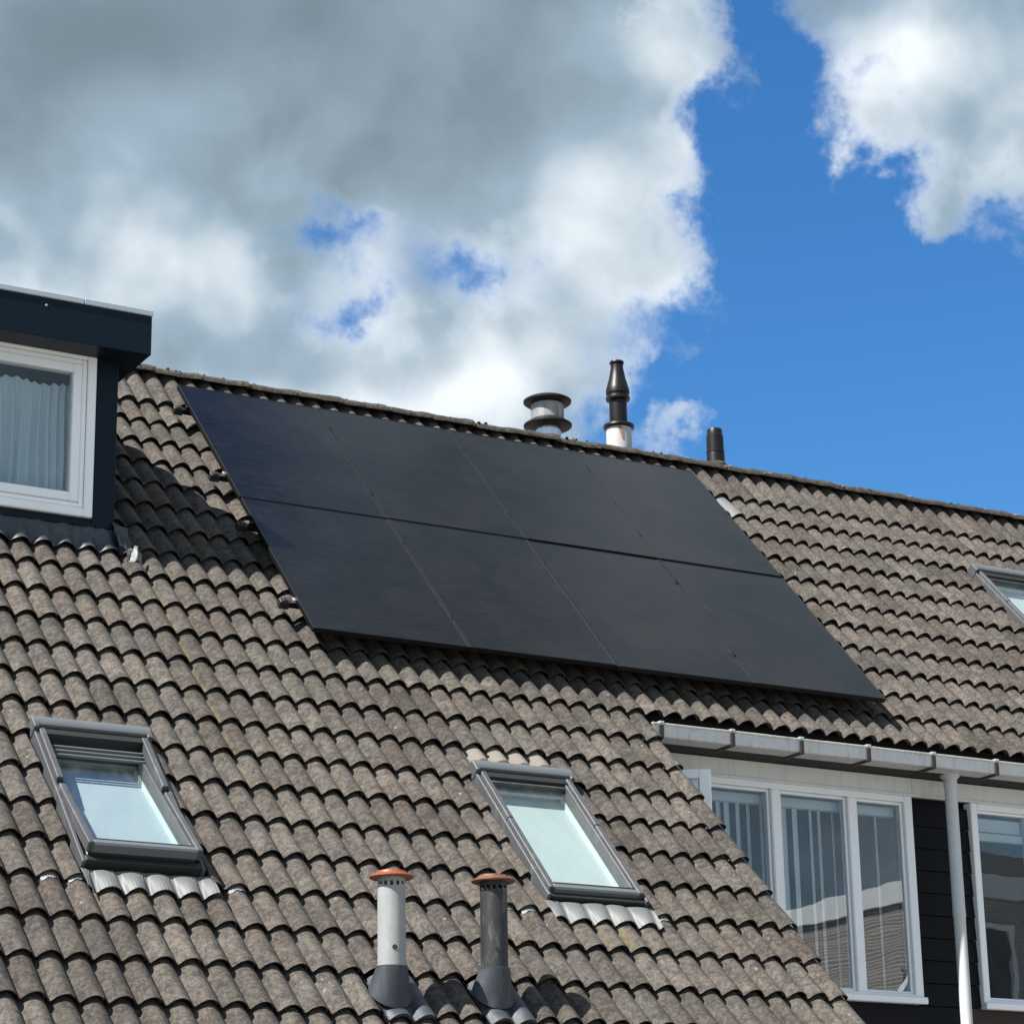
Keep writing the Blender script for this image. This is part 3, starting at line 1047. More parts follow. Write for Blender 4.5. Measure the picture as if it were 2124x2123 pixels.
# ------------------------------------------------------------------ roof windows
def skylight(house, ua, ub, sa, sb, opened, screen, label, pale='sky_alu_pale', body='sky_alu'):
    """roof window between ua..ub and sa..sb; opened: sash angle in degrees about its middle"""
    mb = MB()
    sd_w, top, bot = 0.060, 0.040, -0.12
    mid = sa + 0.10 + (sb - sa) * 0.36
    # outer flashing trough and fixed frame
    for (a, b) in ((ua, ua + 0.022), (ub - 0.022, ub)):
        rbox(mb, a, b, sa + 0.02, sb, bot, top - 0.022, 0.004)
    rbox(mb, ua + 0.0225, ub - 0.0225, sb - 0.05, sb - 0.008, bot, 0.022 if opened else 0.0, 0.004, 1)  # bar below the sash, its shade put in as near-black colour
    sk = mb.build('skylight', [body, 'sky_dark'], house, label=label)
    # two-piece side covers
    for (a, b) in ((ua + 0.0235, ua + sd_w), (ub - sd_w, ub - 0.0235)):
        for (p, q, hh) in ((sa + 0.085, mid - 0.0015, top), (mid + 0.0015, sb - 0.05, top - 0.003)):
            if opened and hh < top:
                continue
            mc = MB()
            rbox(mc, a, b, p, q, -0.06, hh, 0.004)
            mc.build('side_cover', body, sk)
    # rolled hood
    mh = MB()
    prof = [(0.0, -0.03), (0.0, 0.024), (0.010, 0.036), (0.028, 0.040), (0.066, 0.034), (0.076, 0.026), (0.077, 0.004)]
    rws = [[RP(ua + (0.0 if e == 0 else ub - ua), sa - 0.01 + a, b + 0.022) for a, b in prof] for e in (0, 1)]
    mh.grid(rws, flip=False)
    n = len(prof)
    for rr, fl in ((rws[0], True), (rws[1], False)):
        mh.add(rr, [tuple(range(n))[::-1] if not fl else tuple(range(n))])
    mh.build('hood', pale, sk, True, angle=35)
    for uu in (ua - 0.006, ub - 0.026):
        mh = MB()
        rbox(mh, uu, uu + 0.032, sa - 0.015, sa + 0.092, -0.04, 0.052, 0.006)
        mh.build('hood_end', body, sk)
    mh = MB()
    rbox(mh, ua + 0.03, ub - 0.03, sa + 0.01, sa + 0.128, -0.09, 0.030, 0.002)
    mh.build('hood_gap_shade', 'sky_dark', sk)  # dark filler box painting the shaded gap under the hood
    # moving sash: frame, glass; hung in the middle
    rot = Matrix.Rotation(rad(opened), 4, EX)
    piv = RP(0, (sa + sb) / 2 + 0.04, 0.0)

    def turn(o):
        o.data.transform(Matrix.Translation(piv) @ rot @ Matrix.Translation(-piv))

    ia, ib = ua + sd_w + 0.002, ub - sd_w - 0.002
    ms = MB()
    fw = 0.016
    rbox(ms, ia, ia + fw, sa + 0.13, sb - 0.10, -0.06, 0.022, 0.003)
    rbox(ms, ib - fw, ib, sa + 0.13, sb - 0.10, -0.06, 0.022, 0.003)
    rbox(ms, ia + fw, ib - fw, sa + 0.13, sa + 0.155, -0.06, 0.010, 0.003)
    if opened:                                           # the side covers of the lower half travel with the sash
        rbox(ms, ua + 0.0235, ua + sd_w, mid + 0.04, sb - 0.05, -0.030, 0.038, 0.006)
        rbox(ms, ub - sd_w, ub - 0.0235, mid + 0.04, sb - 0.05, -0.030, 0.038, 0.006)
    ss = ms.build('sash', body, sk)
    turn(ss)
    ms = MB()
    rbox(ms, ia - 0.012, ib + 0.012, sb - 0.095, sb - 0.045, -0.03, 0.036, 0.010)
    o = ms.build('bottom_rail', pale, sk)
    turn(o)
    ms = MB()
    rbox(ms, ia - 0.010, ib + 0.010, sb - 0.098, sb - 0.055, -0.13, -0.031, 0.003)
    o = ms.build('rail_gap_shade', 'sky_dark', sk)  # dark filler painting the shade below the raised rail
    turn(o)
    ms = MB()
    rbox(ms, ia + 0.004, ib - 0.004, sb - 0.104, sb - 0.097, -0.02, 0.034, 0.002)
    o = ms.build('drip_strip', 'bracket', sk)
    turn(o)
    ms = MB()
    rbox(ms, ia + fw - 0.001, ib - fw + 0.001, sa + 0.15, sb - 0.104, -0.022, -0.014, 0)
    o = ms.build('pane', 'pane_roof', sk)
    turn(o)
    # white lining and the blind pulled shut inside
    ml = MB()
    for (a, b, c, d) in ((ia + fw - 0.012, ia + fw, sa + 0.13, sb - 0.11), (ib - fw, ib - fw + 0.012, sa + 0.13, sb - 0.11),
                         (ia, ib, sa + 0.118, sa + 0.13), (ia, ib, sb - 0.11, sb - 0.10)):
        if opened and c == sb - 0.11:
            continue
        rbox(ml, a, b, c, d, -0.17, -0.062, 0)
    o = ml.build('lining', 'reveal', sk)
    turn(o)
    ml = MB()
    rbox(ml, ia - 0.005, ib + 0.005, sa + 0.115, sb - 0.10, -0.105, -0.098, 0)
    rbox(ml, ia - 0.005, ib + 0.005, sa + 0.14, sa + 0.17, -0.067, -0.05, 0.004)
    o = ml.build('roller_blind', screen, sk)
    turn(o)
    if opened:
        ml = MB()
        for k in range(3):
            rbox(ml, ia, ib, sa + 0.17 + 0.035 * k, sa + 0.183 + 0.035 * k, -0.030 - 0.004 * k, -0.012 - 0.004 * k, 0.002)
        ml.build('vent_bar', pale, sk)
        ml = MB()
        rbox(ml, ua + 0.024, ub - 0.024, sa + 0.03, sb - 0.03, -0.2, -0.19, 0)
        ml.build('room_lining', 'sky_dark', sk)  # near-black sheet, darkness of the unlit interior painted in
    return sk


def apron(sk, ua, ub, sa, sb, mat='apron'):
    """pleated flashing dressed over the waves of the course below a roof window"""
    rows = []
    n = int((ub - ua) / 0.0045)
    for j in range(6):
        f = j / 5
        line = []
        for k in range(n + 1):
            u = ua + (ub - ua) * k / n
            w = (u - U0) / WV
            h = (wave(w) + 0.010 - 0.002) * (0.15 + 0.85 * min(1, f * 1.5)) + (1 - min(1, f * 1.5)) * (-0.02)
            h += 0.0020 * math.sin(2 * math.pi * u / 0.0175) * (0.6 + 0.4 * math.sin(w * 6.3))
            line.append(RP(u + 0.01 * (f - 0.5) * math.sin(w * 3), sa + (sb - sa) * f + 0.004 * math.sin(w * 2.3), h))
        rows.append(line)
    mb = MB()
    mb.grid(rows, flip=True)
    mb.grid([rows[-1], [q - NR * 0.006 for q in rows[-1]]], flip=True)
    mb.build('apron', mat, sk, True, angle=75)
    # scraps of the flashing showing below the neighbouring tiles
    for (c, wd) in ((ua - 0.075, 0.07), (ua - 0.225, 0.075), (ub + 0.125, 0.075)):
        w0 = round((c - U0) / WV)
        sl = S0 + 10 * GA
        rows = []
        for j in range(3):
            line = []
            for k in range(15):
                f = k / 14
                w = w0 - 0.36 + 0.62 * f
                line.append(RP(U0 + w * WV, sl - 0.03 + 0.029 * j + 0.005 * math.sin(f * 13), wave(w) - LIP + 0.006 + 0.002 * math.sin(f * 40)))
            rows.append(line)
        mb = MB()
        mb.grid(rows, flip=True)
        mb.build('apron_scrap', 'lead_pale', sk, True, angle=75)


sk1 = skylight(houseA, -2.165, -1.462, 4.770, 6.085, -6.5, 'screen_sky_tint', 'open grey skylight with pale blue glass, lower left on the long roof')
apron(sk1, -2.175, -1.43, 6.10, 6.275)
sk2 = skylight(houseA, 0.682, 1.378, 4.765, 6.075, 0.0, 'screen', 'closed grey skylight with white glass between the vent pipes and verge')
apron(sk2, 0.66, 1.40, 6.085, 6.265)
sk3 = skylight(houseB, SK3[0], SK3[1], 0.80, 2.12, 0.0, 'screen', 'pale grey skylight cut by the right edge of the picture')

# ------------------------------------------------------------------ vent pipes low on the long roof
HOLES = 14


def vent(u, s, cell, tube_mat, cap_mat, label):
    ax = RP(u, s, 0.10)                                   # axis at the top of the collar
    root = MB()
    # saddle tile shaped like the course it replaces
    left = cell
    rows = []
    ul = U0 + (left + EDGE) * WV
    for j in range(9):
        f = j / 8
        line = []
        for k in range(33):
            w = 2 * k / 32
            uu = ul + w * WV
            ss = S0 + 13 * GA + 0.050 - (GA + 0.03) * f
            dome = math.exp(-(((uu - u) / 0.128) ** 2 + ((ss - (s + 0.085)) / 0.125) ** 2) ** 3)
            h = wave(w + EDGE) + 0.014 - LIP * f
            h = h * (1 - dome) - 0.022 * dome
            line.append(RP(uu, ss, h))
        rows.append(line)
    root.grid(rows)
    root.grid([[q - NR * 0.02 for q in rows[0]], rows[0]])
    vp = root.build('vent_pipe', 'saddle', houseA, True, label=label, angle=60)
    # collar from the tilted saddle up to the round pipe
    n = 36
    rings = []
    for j in range(6):
        f = j / 5
        ring = []
        for k in range(n):
            a = 2 * math.pi * k / n
            ca, sa_ = math.cos(a), math.sin(a)
            up = ax + EX * (0.084 * ca) + EY * (0.084 * sa_)
            lo = RP(u + 0.122 * ca, s + 0.082 - 0.115 * sa_, -0.006)
            g = f ** 0.60
            ring.append(lo.lerp(up, g))
        ring.append(ring[0])
        rings.append(ring)
    mb = MB()
    mb.grid(rings)
    mb.lathe(ax, [(0.084, 0.0), (0.0845, 0.006), (0.080, 0.008)], n)
    mb.build('collar', 'saddle', vp, True, angle=50)
    # tube, pierced under the cap only; the hole near the foot is a dark disc
    r = 0.0745
    L = 0.478
    mb = MB()
    nn = HOLES * 4
    zs = [-0.02, 0.085, 0.115, L - 0.052, L - 0.028, L]
    vs, fs = [], []
    for zz in zs:
        for k in range(nn):
            a = 2 * math.pi * k / nn
            vs.append(ax + EX * (r * math.cos(a)) + EY * (r * math.sin(a)) + EZ * zz)
    hole_k = int(round((math.radians(-104) % (2 * math.pi)) / (2 * math.pi) * nn))
    for j in range(len(zs) - 1):
        for k in range(nn):
            if j == 3 and k % 4 in (1, 2):
                continue
            k2 = (k + 1) % nn
            fs.append((j * nn + k, j * nn + k2, (j + 1) * nn + k2, (j + 1) * nn + k))
    mb.add(vs, fs)
    mb.build('tube', tube_mat, vp, True, angle=50)
    a = math.radians(-104)
    rd = EX * math.cos(a) + EY * math.sin(a)
    mb = MB()
    mb.lathe(ax + rd * (r - 0.006) + EZ * 0.10, [(0.0135, 0.0), (0.0135, 0.0085), (0.002, 0.0086)], 16, axis=rd, X=EZ)
    mb.build('drain_hole_disc', 'sky_dark', vp)  # dark disc on the tube, painted shade of an opening
    mb = MB()
    mb.lathe(ax, [(0.006, -0.01), (0.006, L - 0.07)], 6)
    mb.lathe(ax, [(r - 0.004, -0.015), (r - 0.004, 0.07), (0.02, 0.13)], 20)
    mb.build('tube_core', 'soot', vp)
    mb = MB()
    mb.lathe(ax, [(0.070, L - 0.004), (0.112, L - 0.008), (0.120, L - 0.002), (0.1195, L + 0.004), (0.104, L + 0.013), (0.086, L + 0.018), (0.080, L + 0.030), (0.05, L + 0.036), (0.002, L + 0.038)], 40)
    mb.build('cap', cap_mat, vp, True, angle=30)
    return vp


vent(-0.685, 6.963, 6, 'vent_grey', 'terracotta', 'pale grey vent pipe with bright orange cap')
vent(-0.052, 6.930, 10, 'vent_dark', 'terracotta_old', 'sooty dark vent pipe with faded orange cap')

# ------------------------------------------------------------------ solar array: eight panels on four rails
PW, PH, PT = 1.149, 1.722, 0.035
names_c = ['nearest the dormer', 'second from the dormer', 'third from the dormer', 'farthest from the dormer']
frame_cache = None
for r_ in range(2):
    for c_ in range(4):
        u, s = c_ * 1.154 - 0.0065, r_ * (PH + 0.020)
        lab = 'black solar panel in the %s row, %s' % (('upper', 'lower')[r_], names_c[c_])
        t = thing('solar_panel', RP(u + PW / 2, s + PH, H0 - PT), lab, 'solar panel', 'solar panels on the terrace roof')
        jit = random.gauss(0, 0.0012)
        mb = MB()
        hh = H0 + jit
        fw = 0.011
        rbox(mb, u, u + fw, s, s + PH, hh - PT, hh, 0.0015)
        rbox(mb, u + PW - fw, u + PW, s, s + PH, hh - PT, hh, 0.0015)
        rbox(mb, u + fw, u + PW - fw, s, s + fw, hh - PT, hh - 0.0004, 0.0015)
        rbox(mb, u + fw, u + PW - fw, s + PH - fw, s + PH, hh - PT, hh - 0.0004, 0.0015)
        mb.build('frame', 'frame_black', t)
        mb = MB()
        rbox(mb, u + fw, u + PW - fw, s + fw, s + PH - fw, hh - 0.008, hh - 0.0022, 0)
        mb.build('glass', 'solar', t)
        if r_ == 1 and c_ == 3:                            # a smear left by a bird
            mb = MB()
            rnd = random.Random(4)
            cu, cs = u + 0.02, s + 0.55
            pts = []
            for k in range(9):
                f = k / 8
                pts.append((0.30 * f, 0.02 + 0.05 * math.sin(f * 2.4) + 0.10 * f, 0.004 + 0.016 * math.sin(math.pi * f) ** 0.7 * rnd.uniform(0.6, 1.2)))
            a = [RP(cu + 0.02 + p[0] * 0.35, cs + 0.05 + p[0] * 0.55 - p[2], hh - 0.0012) for p in pts]
            b = [RP(cu + 0.02 + p[0] * 0.35 + p[2] * 0.6, cs + 0.05 + p[0] * 0.55 + p[2], hh - 0.0012) for p in pts]
            mb.grid([a, b], flip=True)
            mb.build('bird_dropping', 'bird', t)
for k, (ss, word) in enumerate(((0.345, 'highest'), (1.365, 'second highest'), (2.075, 'second lowest'), (3.09, 'lowest'))):
    t = thing('mounting_rail', RP(-0.06, ss, 0.05), 'black mounting rail end beside the left panels, %s of four' % word, 'rail', 'rails under the solar panels')
    mb = MB()
    rbox(mb, -0.045, 4.64, ss - 0.02, ss + 0.02, H0 - PT - 0.041, H0 - PT - 0.001, 0.002)
    mb.build('rail', 'frame_black', t)
    mb = MB()
    rbox(mb, -0.118, -0.046, ss - 0.026, ss + 0.026, H0 - PT - 0.052, H0 - PT + 0.004, 0.005)
    rbox(mb, -0.100, -0.064, ss - 0.020, ss + 0.020, H0 - PT + 0.004, H0 - PT + 0.012, 0.003)
    mb.build('end_cap', 'black_plastic', t)
    mb = MB()
    rbox(mb, -0.030, -0.006, ss - 0.018, ss + 0.018, H0 - PT, H0 - 0.012, 0.002)
    mb.build('end_clamp', 'frame_black' if k % 2 == 0 else 'bright_metal', t)
    for uu in (0.08, 1.26, 2.48, 3.64, 4.45):
        mb = MB()
        rbox(mb, uu, uu + 0.035, ss - 0.03, ss + 0.13, -0.004, 0.006, 0.001)
        rbox(mb, uu, uu + 0.035, ss + 0.02, ss + 0.028, 0.006, 0.044, 0.001)
        mb.build('roof_hook', 'black_plastic', t)
    for c_ in range(1, 4):
        mb = MB()
        ux = c_ * 1.154 - 0.009
        rbox(mb, ux - 0.0018, ux + 0.0018, ss - 0.025, ss + 0.025, H0 - PT, H0 + 0.0005, 0.001)
        rbox(mb, ux - 0.011, ux + 0.011, ss - 0.025, ss + 0.025, H0 + 0.0012, H0 + 0.0030, 0.0005)
        mb.build('middle_clamp', 'frame_black', t)

# ------------------------------------------------------------------ neighbour's front: gutter, boards, windows
WY = -2.20
GY0, GY1, GZ0, GZ1 = -2.614, -2.436, -2.999, -2.912
gx0, gx1 = VERGE + 0.03, UB1
mb = MB()
yz = [(GY1, GZ1 + 0.02), (GY1, GZ0 + 0.004), (GY1 - 0.01, GZ0), (GY0 + 0.008, GZ0), (GY0, GZ0 + 0.008), (GY0 - 0.003, GZ1)]
inner = [(y + (0.004 if i > 2 else -0.004) * (0 if i in (2, 3) else 1), z + (0.004 if i in (1, 2, 3, 4) else 0)) for i, (y, z) in enumerate(yz)]
xs = [gx0 + (gx1 - gx0) * k / 24 for k in range(25)]
mb.grid([[(x, y, Z0 + z) for y, z in yz] for x in xs])
mb.grid([[(x, y, Z0 + z) for y, z in inner] for x in xs], flip=True)
gutter = mb.build('gutter', 'gutter', houseB, label='weathered grey box gutter along the eave')
mb = MB()
for k in range(24):
    a, b = xs[k], xs[k + 1]
    mb.box(((a + b) / 2, GY0 + 0.002, Z0 + GZ1 + 0.003 + 0.001 * (k % 2)), (b - a, 0.024, 0.016), bev=0.005)
mb.build('gutter_rim', 'gutter_rim', gutter)
bx = 2.51
while bx < gx1 - 0.1:
    mb = MB()
    wbox(mb, bx - 0.017, bx + 0.017, GY0 - 0.012, GY0 - 0.004, GZ0 - 0.012, GZ1 - 0.006, 0.002)
    wbox(mb, bx - 0.017, bx + 0.017, GY0 - 0.0115, GY1 + 0.01, GZ0 - 0.0125, GZ0 - 0.003, 0.001)
    br = mb.build('gutter_bracket', 'bracket', gutter)
    mb = MB()
    wbox(mb, bx - 0.018, bx + 0.020, GY0 - 0.015, GY0 + 0.022, GZ1 + 0.006, GZ1 + 0.022, 0.003)
    mb.build('clip', 'clip', gutter)
    bx += 0.583
# soffit, upright board behind the tiles' lower ends
mb = MB()
wbox(mb, gx0, gx1, GY1 + 0.003, WY + 0.3, GZ0 + 0.003, GZ0 + 0.02, 0)
wbox(mb, gx0, gx1, GY1 + 0.004, GY1 + 0.024, GZ0 + 0.021, -2.80, 0)
mb.build('soffit', 'black_board', houseB)
mb = MB()
wbox(mb, 2.36, 4.945, WY - 0.018, WY + 0.06, -3.126, -2.998, 0.003)
wbox(mb, 4.947, UB1, WY - 0.0175, WY + 0.06, -3.126, -2.998, 0.003)
wbox(mb, 2.36, UB1, WY - 0.026, WY - 0.0185, -3.136, -3.118, 0.003)
mb.build('fascia_board', 'white_old', houseB)
# boards
mb = MB()
wbox(mb, 2.30, UB1, WY + 0.07, WY + 0.16, -Z0 + 0.02, -4.70, 0)
wbox(mb, 4.90, 5.50, WY + 0.07, WY + 0.16, -4.70, -3.05, 0)
wbox(mb, 8.2, UB1, WY + 0.07, WY + 0.16, -4.70, -3.05, 0)
wallB = mb.build('wall', 'black_board', houseB)


def board(xa, xb, zt, mat='black_board'):
    """one lapped weatherboard: thicker lower edge, joint in shadow below"""
    m2 = MB()
    hgt = 0.1633
    y0 = WY + 0.004
    z1_, z0_ = Z0 + zt, Z0 + zt - hgt + 0.006
    vs = []
    for x in (xa, xb):
        vs += [(x, y0 + 0.022, z1_), (x, y0 + 0.0135, z1_), (x, y0 + 0.003, z0_ + 0.004), (x, y0 + 0.005, z0_), (x, y0 + 0.022, z0_)]
    fs = [(0, 1, 2, 3, 4), (9, 8, 7, 6, 5)] + [(k, 5 + k, 5 + (k + 1) % 5, (k + 1) % 5) for k in range(5)]
    m2.add(vs, fs)
    m2.build('weatherboard', mat, wallB)


zt = -3.1838
k = 0
while zt > -6.4:
    if zt > -4.62:
        board(4.936, 5.476, zt)
    else:
        board(2.36, 5.30, zt)
        board(5.302, UB1 - 0.1, zt, 'brown_board')
    zt -= 0.1633


def window(x0, x1, muls, zb, ztp, label, sill=True):
    """wide frame with mullions; every light is a pane of its own"""
    m2 = MB()
    ya, yb = WY - 0.030, WY + 0.06
    wd = 0.062
    wbox(m2, x0, x0 + wd, ya, yb, zb, ztp, 0.006)
    wbox(m2, x1 - wd - 0.012, x1, ya, yb, zb, ztp, 0.006)
    wbox(m2, x0 + wd, x1 - wd - 0.012, ya + 0.001, yb, ztp - 0.048, ztp, 0.006)
    wbox(m2, x0 + wd, x1 - wd - 0.012, ya + 0.001, yb, zb, zb + 0.066, 0.006)
    for c in muls:
        wbox(m2, c - 0.041, c + 0.041, ya + 0.0015, yb, zb + 0.066, ztp - 0.048, 0.008)
    w = m2.build('window', 'white', houseB, label=label)
    if sill:
        m2 = MB()
        wbox(m2, x0 - 0.005, x1 + 0.012, ya - 0.03, ya - 0.001, zb - 0.004, zb + 0.045, 0.006)
        m2.build('sill', 'white', w)
    edges = [x0 + wd] + [q for c in muls for q in (c - 0.041, c + 0.041)] + [x1 - wd - 0.012]
    for k in range(0, len(edges), 2):
        a, b = edges[k], edges[k + 1]
        m2 = MB()
        frame_ring(m2, a + 0.001, b - 0.001, zb + 0.067, ztp - 0.049, 0.020, ya + 0.030, yb - 0.01, 0.004)
        m2.build('bead', 'white', w)
        m2 = MB()
        wbox(m2, a + 0.02, b - 0.02, WY + 0.016, WY + 0.022, zb + 0.086, ztp - 0.068, 0)
        m2.build('pane', 'pane', w)
    return w, edges


win1, ed1 = window(2.40, 4.931, [3.040, 3.714, 4.387], -4.645, -3.136, 'wide white window with vertical blinds, partly behind the tiled verge')
win2, ed2 = window(5.478, 8.2, [6.075, 6.75, 7.4], -4.655, -3.136, 'white window right of the downpipe, cut by the picture edge')
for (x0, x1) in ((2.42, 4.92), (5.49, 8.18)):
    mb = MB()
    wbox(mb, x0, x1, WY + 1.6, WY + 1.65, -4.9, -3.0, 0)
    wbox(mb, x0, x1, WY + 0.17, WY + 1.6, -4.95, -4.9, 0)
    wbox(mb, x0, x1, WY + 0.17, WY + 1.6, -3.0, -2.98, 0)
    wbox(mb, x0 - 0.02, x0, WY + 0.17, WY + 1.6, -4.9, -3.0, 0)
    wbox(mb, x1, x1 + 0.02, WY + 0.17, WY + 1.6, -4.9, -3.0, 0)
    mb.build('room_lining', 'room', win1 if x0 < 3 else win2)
# vertical blinds: slats turned nearly edge on, with a pale head rail
mb = MB()
wbox(mb, 2.45, 4.86, WY + 0.10, WY + 0.16, -3.275, -3.205, 0.004)
mb.build('head_rail', 'blind', win1)
rnd = random.Random(11)
for xb in (2.62, 2.75, 3.14, 3.235, 3.305, 3.40, 3.49, 3.60, 3.80, 3.895, 4.035, 4.11, 4.23, 4.62):
    mb = MB()
    a = rad(38 + rnd.gauss(0, 5))
    Xs = Vector((math.cos(a), math.sin(a), 0))
    mb.box((xb + 0.10, WY + 0.15, Z0 - 3.93), (0.085, 0.0025, 1.32), Xs, Vector((-Xs.y, Xs.x, 0)), EZ)
    mb.build('blind_slat', 'blind', win1)
mb = MB()
wbox(mb, 5.60, 6.02, WY + 0.060, WY + 0.075, -3.33, -3.23, 0.006)
wbox(mb, 5.585, 6.03, WY + 0.040, WY + 0.085, -3.40, -3.34, 0.004)
mb.build('blind_cassette', 'blind', win2)
# open casement beside the verge
hx, hy = 2.462, WY - 0.045
phi = rad(-27.5)
Xs = Vector((math.cos(phi), math.sin(phi), 0))
Ys = Vector((-Xs.y, Xs.x, 0))
zt_, zb_ = -3.161, -4.57
mb = MB()
wid = 0.572
for (a, b, c, d) in ((0, 0.075, zb_, zt_), (wid - 0.085, wid, zb_, zt_), (0.075, wid - 0.085, zt_ - 0.068, zt_ - 0.0005), (0.075, wid - 0.085, zb_ + 0.0005, zb_ + 0.07)):
    mb.box(Vector((hx, hy, Z0 + (c + d) / 2)) + Xs * ((a + b) / 2), (b - a, 0.055, d - c), Xs, Ys, EZ, 0.006)
mb.build('casement', 'white', win1, label='white casement standing open beside the verge')
mb = MB()
mb.box(Vector((hx, hy, Z0 + (zb_ + zt_) / 2)) + Xs * (wid / 2), (wid - 0.15, 0.006, zt_ - zb_ - 0.13), Xs, Ys, EZ)
mb.build('casement_pane', 'pane', win1)
# downpipe from the gutter outlet
px, py = 5.143, -2.42
mb = MB()
mb.lathe((px, py, Z0), [(0.043, -8.5), (0.043, -4.072), (0.0445, -4.07), (0.0445, -4.035), (0.0475, -4.03), (0.0475, -3.995), (0.046, -3.99), (0.0455, -3.10), (0.050, -3.075), (0.051, -3.03), (0.070, -3.012), (0.072, -2.999)], 28)
dp = mb.build('downpipe', 'pipe_white', houseB, True, label='pale grey downpipe in front of the dark boards', angle=35)
mb = MB()
for zc in (-5.3, -6.9):
    mb = MB()
    wbox(mb, px - 0.012, px + 0.012, py + 0.045, WY, zc - 0.012, zc + 0.012, 0.002)
    mb.build('pipe_bracket', 'bracket', dp)

# ------------------------------------------------------------------ flues behind the ridge
FYB = 0.80
fb = Z0 - 0.35


def flue(name, x, parts, label):
    first = None
    for (nm, mat, prof) in parts:
        m2 = MB()
        m2.lathe((x, FYB, Z0), [(r_ * 0.88, h_) for r_, h_ in prof], 40)
        o = m2.build(nm if first else name, mat, first or houseB, True, angle=30)
        if first is None:
            first = o
            o['label'] = label
    return first


flue('flue', 3.692, [
    ('', 'stainless', [(0.130, -0.45), (0.130, 0.495), (0.120, 0.50)]),
    ('lower_plate', 'soot', [(0.137, 0.478), (0.222, 0.490), (0.235, 0.500), (0.236, 0.512), (0.20, 0.535), (0.165, 0.552), (0.12, 0.553)]),
    ('cowl', 'stained_steel', [(0.150, 0.554), (0.160, 0.556), (0.160, 0.690), (0.15, 0.695)]),
    ('top_plate', 'soot', [(0.150, 0.697), (0.215, 0.702), (0.233, 0.714), (0.234, 0.728), (0.20, 0.745), (0.10, 0.760), (0.002, 0.764)]),
], 'stainless steel flue with two sooty round plates behind the ridge')
f2 = flue('flue', 4.405, [
    ('', 'flue_white', [(0.126, -0.5), (0.126, 0.588), (0.110, 0.590)]),
    ('rim', 'flue_black', [(0.125, 0.591), (0.149, 0.594), (0.154, 0.604), (0.150, 0.620), (0.120, 0.632), (0.09, 0.633)]),
    ('flue_tube', 'flue_black', [(0.086, 0.634), (0.088, 0.66), (0.088, 0.845), (0.085, 0.846)]),
    ('flue_head', 'flue_black', [(0.085, 0.847), (0.118, 0.853), (0.121, 0.868), (0.118, 0.880), (0.108, 0.886), (0.108, 0.905), (0.117, 0.910), (0.117, 0.945), (0.110, 0.965), (0.090, 1.035), (0.085, 1.045), (0.062, 1.150), (0.062, 1.180), (0.052, 1.185)]),
    ('flue_cap', 'flue_black', [(0.050, 1.186), (0.070, 1.190), (0.073, 1.200), (0.068, 1.212), (0.03, 1.219), (0.002, 1.220)]),
], 'tall black tapered flue in a white socket behind the ridge')
rows = []
for j in range(6):
    line = []
    for k in range(4):
        zz = 0.585 - 0.026 * j
        a = rad(-126 + j * 4 + 7 * k * (1 - abs(j - 2) * 0.18))
        line.append((4.405 + 0.1116 * math.cos(a), FYB + 0.1116 * math.sin(a), Z0 + zz))
    rows.append(line)
mb = MB()
mb.grid(rows, flip=True)
mb.build('rust_stain', 'rust', f2)
flue('flue', 5.405, [
    ('', 'flue_black', [(0.095, -0.5), (0.092, 0.50), (0.089, 0.515), (0.093, 0.52), (0.093, 0.535), (0.088, 0.54), (0.086, 0.68), (0.078, 0.690), (0.076, 0.735), (0.072, 0.742), (0.03, 0.744)]),
    ('flue_collar', 'ridge', [(0.125, 0.10), (0.118, 0.405), (0.097, 0.425), (0.093, 0.43)]),
], 'short black flue farthest right behind the ridge')

# ------------------------------------------------------------------ house across the street, mirrored in the front windows
oy = -22.0
SX = 2.1
house = thing('brick_house', (21.5, oy - 3, 0), 'brick house with white fascia mirrored in the white framed windows', 'house')


def ybox(x0, x1, y0, y1, z0, z1, name, mat, parent, bev=0.004):
    m2 = MB()
    m2.box(((x0 + x1) / 2, (y0 + y1) / 2, (z0 + z1) / 2), (x1 - x0, y1 - y0, z1 - z0), bev=bev)
    return m2.build(name, mat, parent)


mb = MB()
mb.box((21.8, oy - 3.0, 3.95), (7.2, 6.0, 7.9), bev=0)
mb.box((20.25, oy - 2.6, 8.54), (2.3, 5.2, 1.28), bev=0)
mb.add([(18.2, oy - 0.001, 7.3), (19.1, oy - 0.001, 7.3), (19.1, oy - 0.001, 8.8)], [(2, 1, 0)])
mb.build('wall', 'brick', house)
ybox(19.0, 21.5, oy - 5.3, oy + 0.12, 9.19, 9.56, 'fascia', 'white', house)
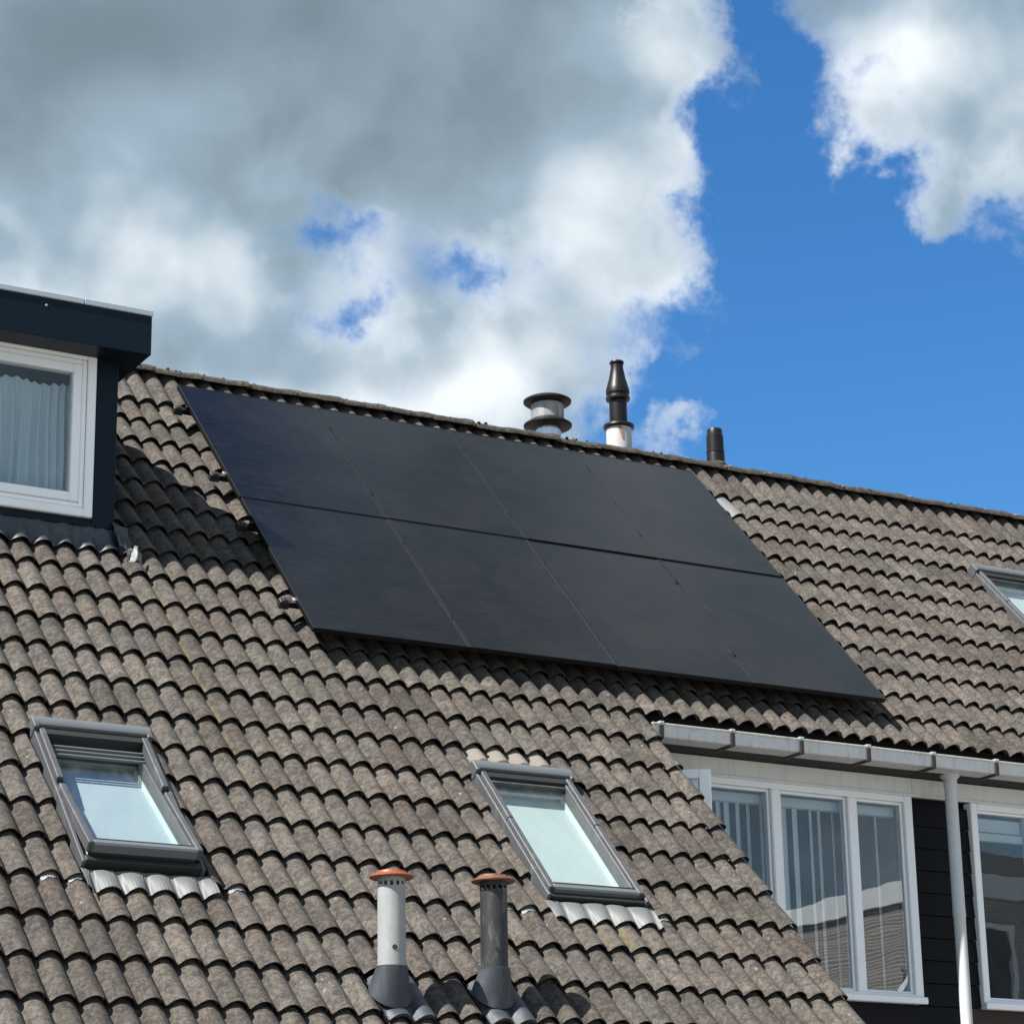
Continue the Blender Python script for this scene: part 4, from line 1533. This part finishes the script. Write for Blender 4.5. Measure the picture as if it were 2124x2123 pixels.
# barge board climbing to the taller part
mb = MB()
q = [(17.9, oy + 0.14, 6.85), (19.1, oy + 0.14, 8.85), (19.1, oy + 0.14, 9.15), (17.7, oy + 0.14, 6.85)]
q += [(x, y - 0.12, z) for x, y, z in q]
mb.add(q, [(0, 1, 2, 3), (7, 6, 5, 4), (0, 4, 5, 1), (2, 6, 7, 3), (1, 5, 6, 2), (0, 3, 7, 4)])
mb.build('barge_board', 'white', house)
mb = MB()
q = [(21.42, oy + 0.2, 8.05), (25.6, oy + 0.2, 8.05), (25.6, oy - 2.8, 10.6), (21.42, oy - 2.8, 10.6)]
q += [(x, y - 0.05, z - 0.12) for x, y, z in q]
mb.add(q, [(0, 1, 2, 3), (7, 6, 5, 4), (0, 4, 5, 1), (2, 6, 7, 3), (1, 5, 6, 2), (0, 3, 7, 4)])
mb.build('roof', 'far_roof', house)
ybox(21.42, 25.6, oy + 0.02, oy + 0.22, 7.84, 8.04, 'gutter', 'white', house)
for (xa, xb, za, zb) in ((19.85, 20.65, 7.35, 8.75), (22.2, 23.2, 6.2, 7.5)):
    mb = MB()
    frame_ring(mb, xa, xb, za - Z0, zb - Z0, 0.10, oy + 0.005, oy + 0.08)
    w = mb.build('window', 'white', house)
    ybox(xa + 0.09, xb - 0.09, oy + 0.006, oy + 0.02, za + 0.09, zb - 0.09, 'pane', 'sky_dark', w, 0)

house.location.x += SX
house.location.z -= 0.45
# ------------------------------------------------------------------ tufts of moss in the tile valleys
rnd = random.Random(21)
for (rf, ua, ub, rows_, cnt) in ((roofA, -2.6, 2.3, range(0, 14), 90), (roofB, 4.8, 8.2, range(-7, 3), 40)):
    mo = MB()
    for k in range(cnt):
        row = rnd.choice(list(rows_))
        w = math.floor((rnd.uniform(ua, ub) - U0) / WV) + rnd.uniform(0.36, 0.62)
        uu = U0 + w * WV
        ss = S0 + row * GA + rnd.uniform(0.012, 0.05)
        if any(a - 0.05 < uu < b + 0.05 and 4.7 < ss < 6.3 for a, b in SKYLIGHTS) or (uu > -0.1 and ss < 3.6 and rf is roofA) or (uu < -1.0 and ss < 2.6):
            continue
        r_ = rnd.uniform(0.004, 0.011)
        c = RP(uu, ss, wave(w) - LIP * 0.95 + 0.001)
        mo.lathe(c, [(r_ * 0.9, -0.003), (r_, r_ * 0.3), (r_ * 0.6, r_ * 0.8), (0.001, r_)], 6, axis=NR, X=EX)
    o = mo.build('moss', 'moss', rf, True)
    o['kind'] = 'stuff'
print('TILES', nA, nB)
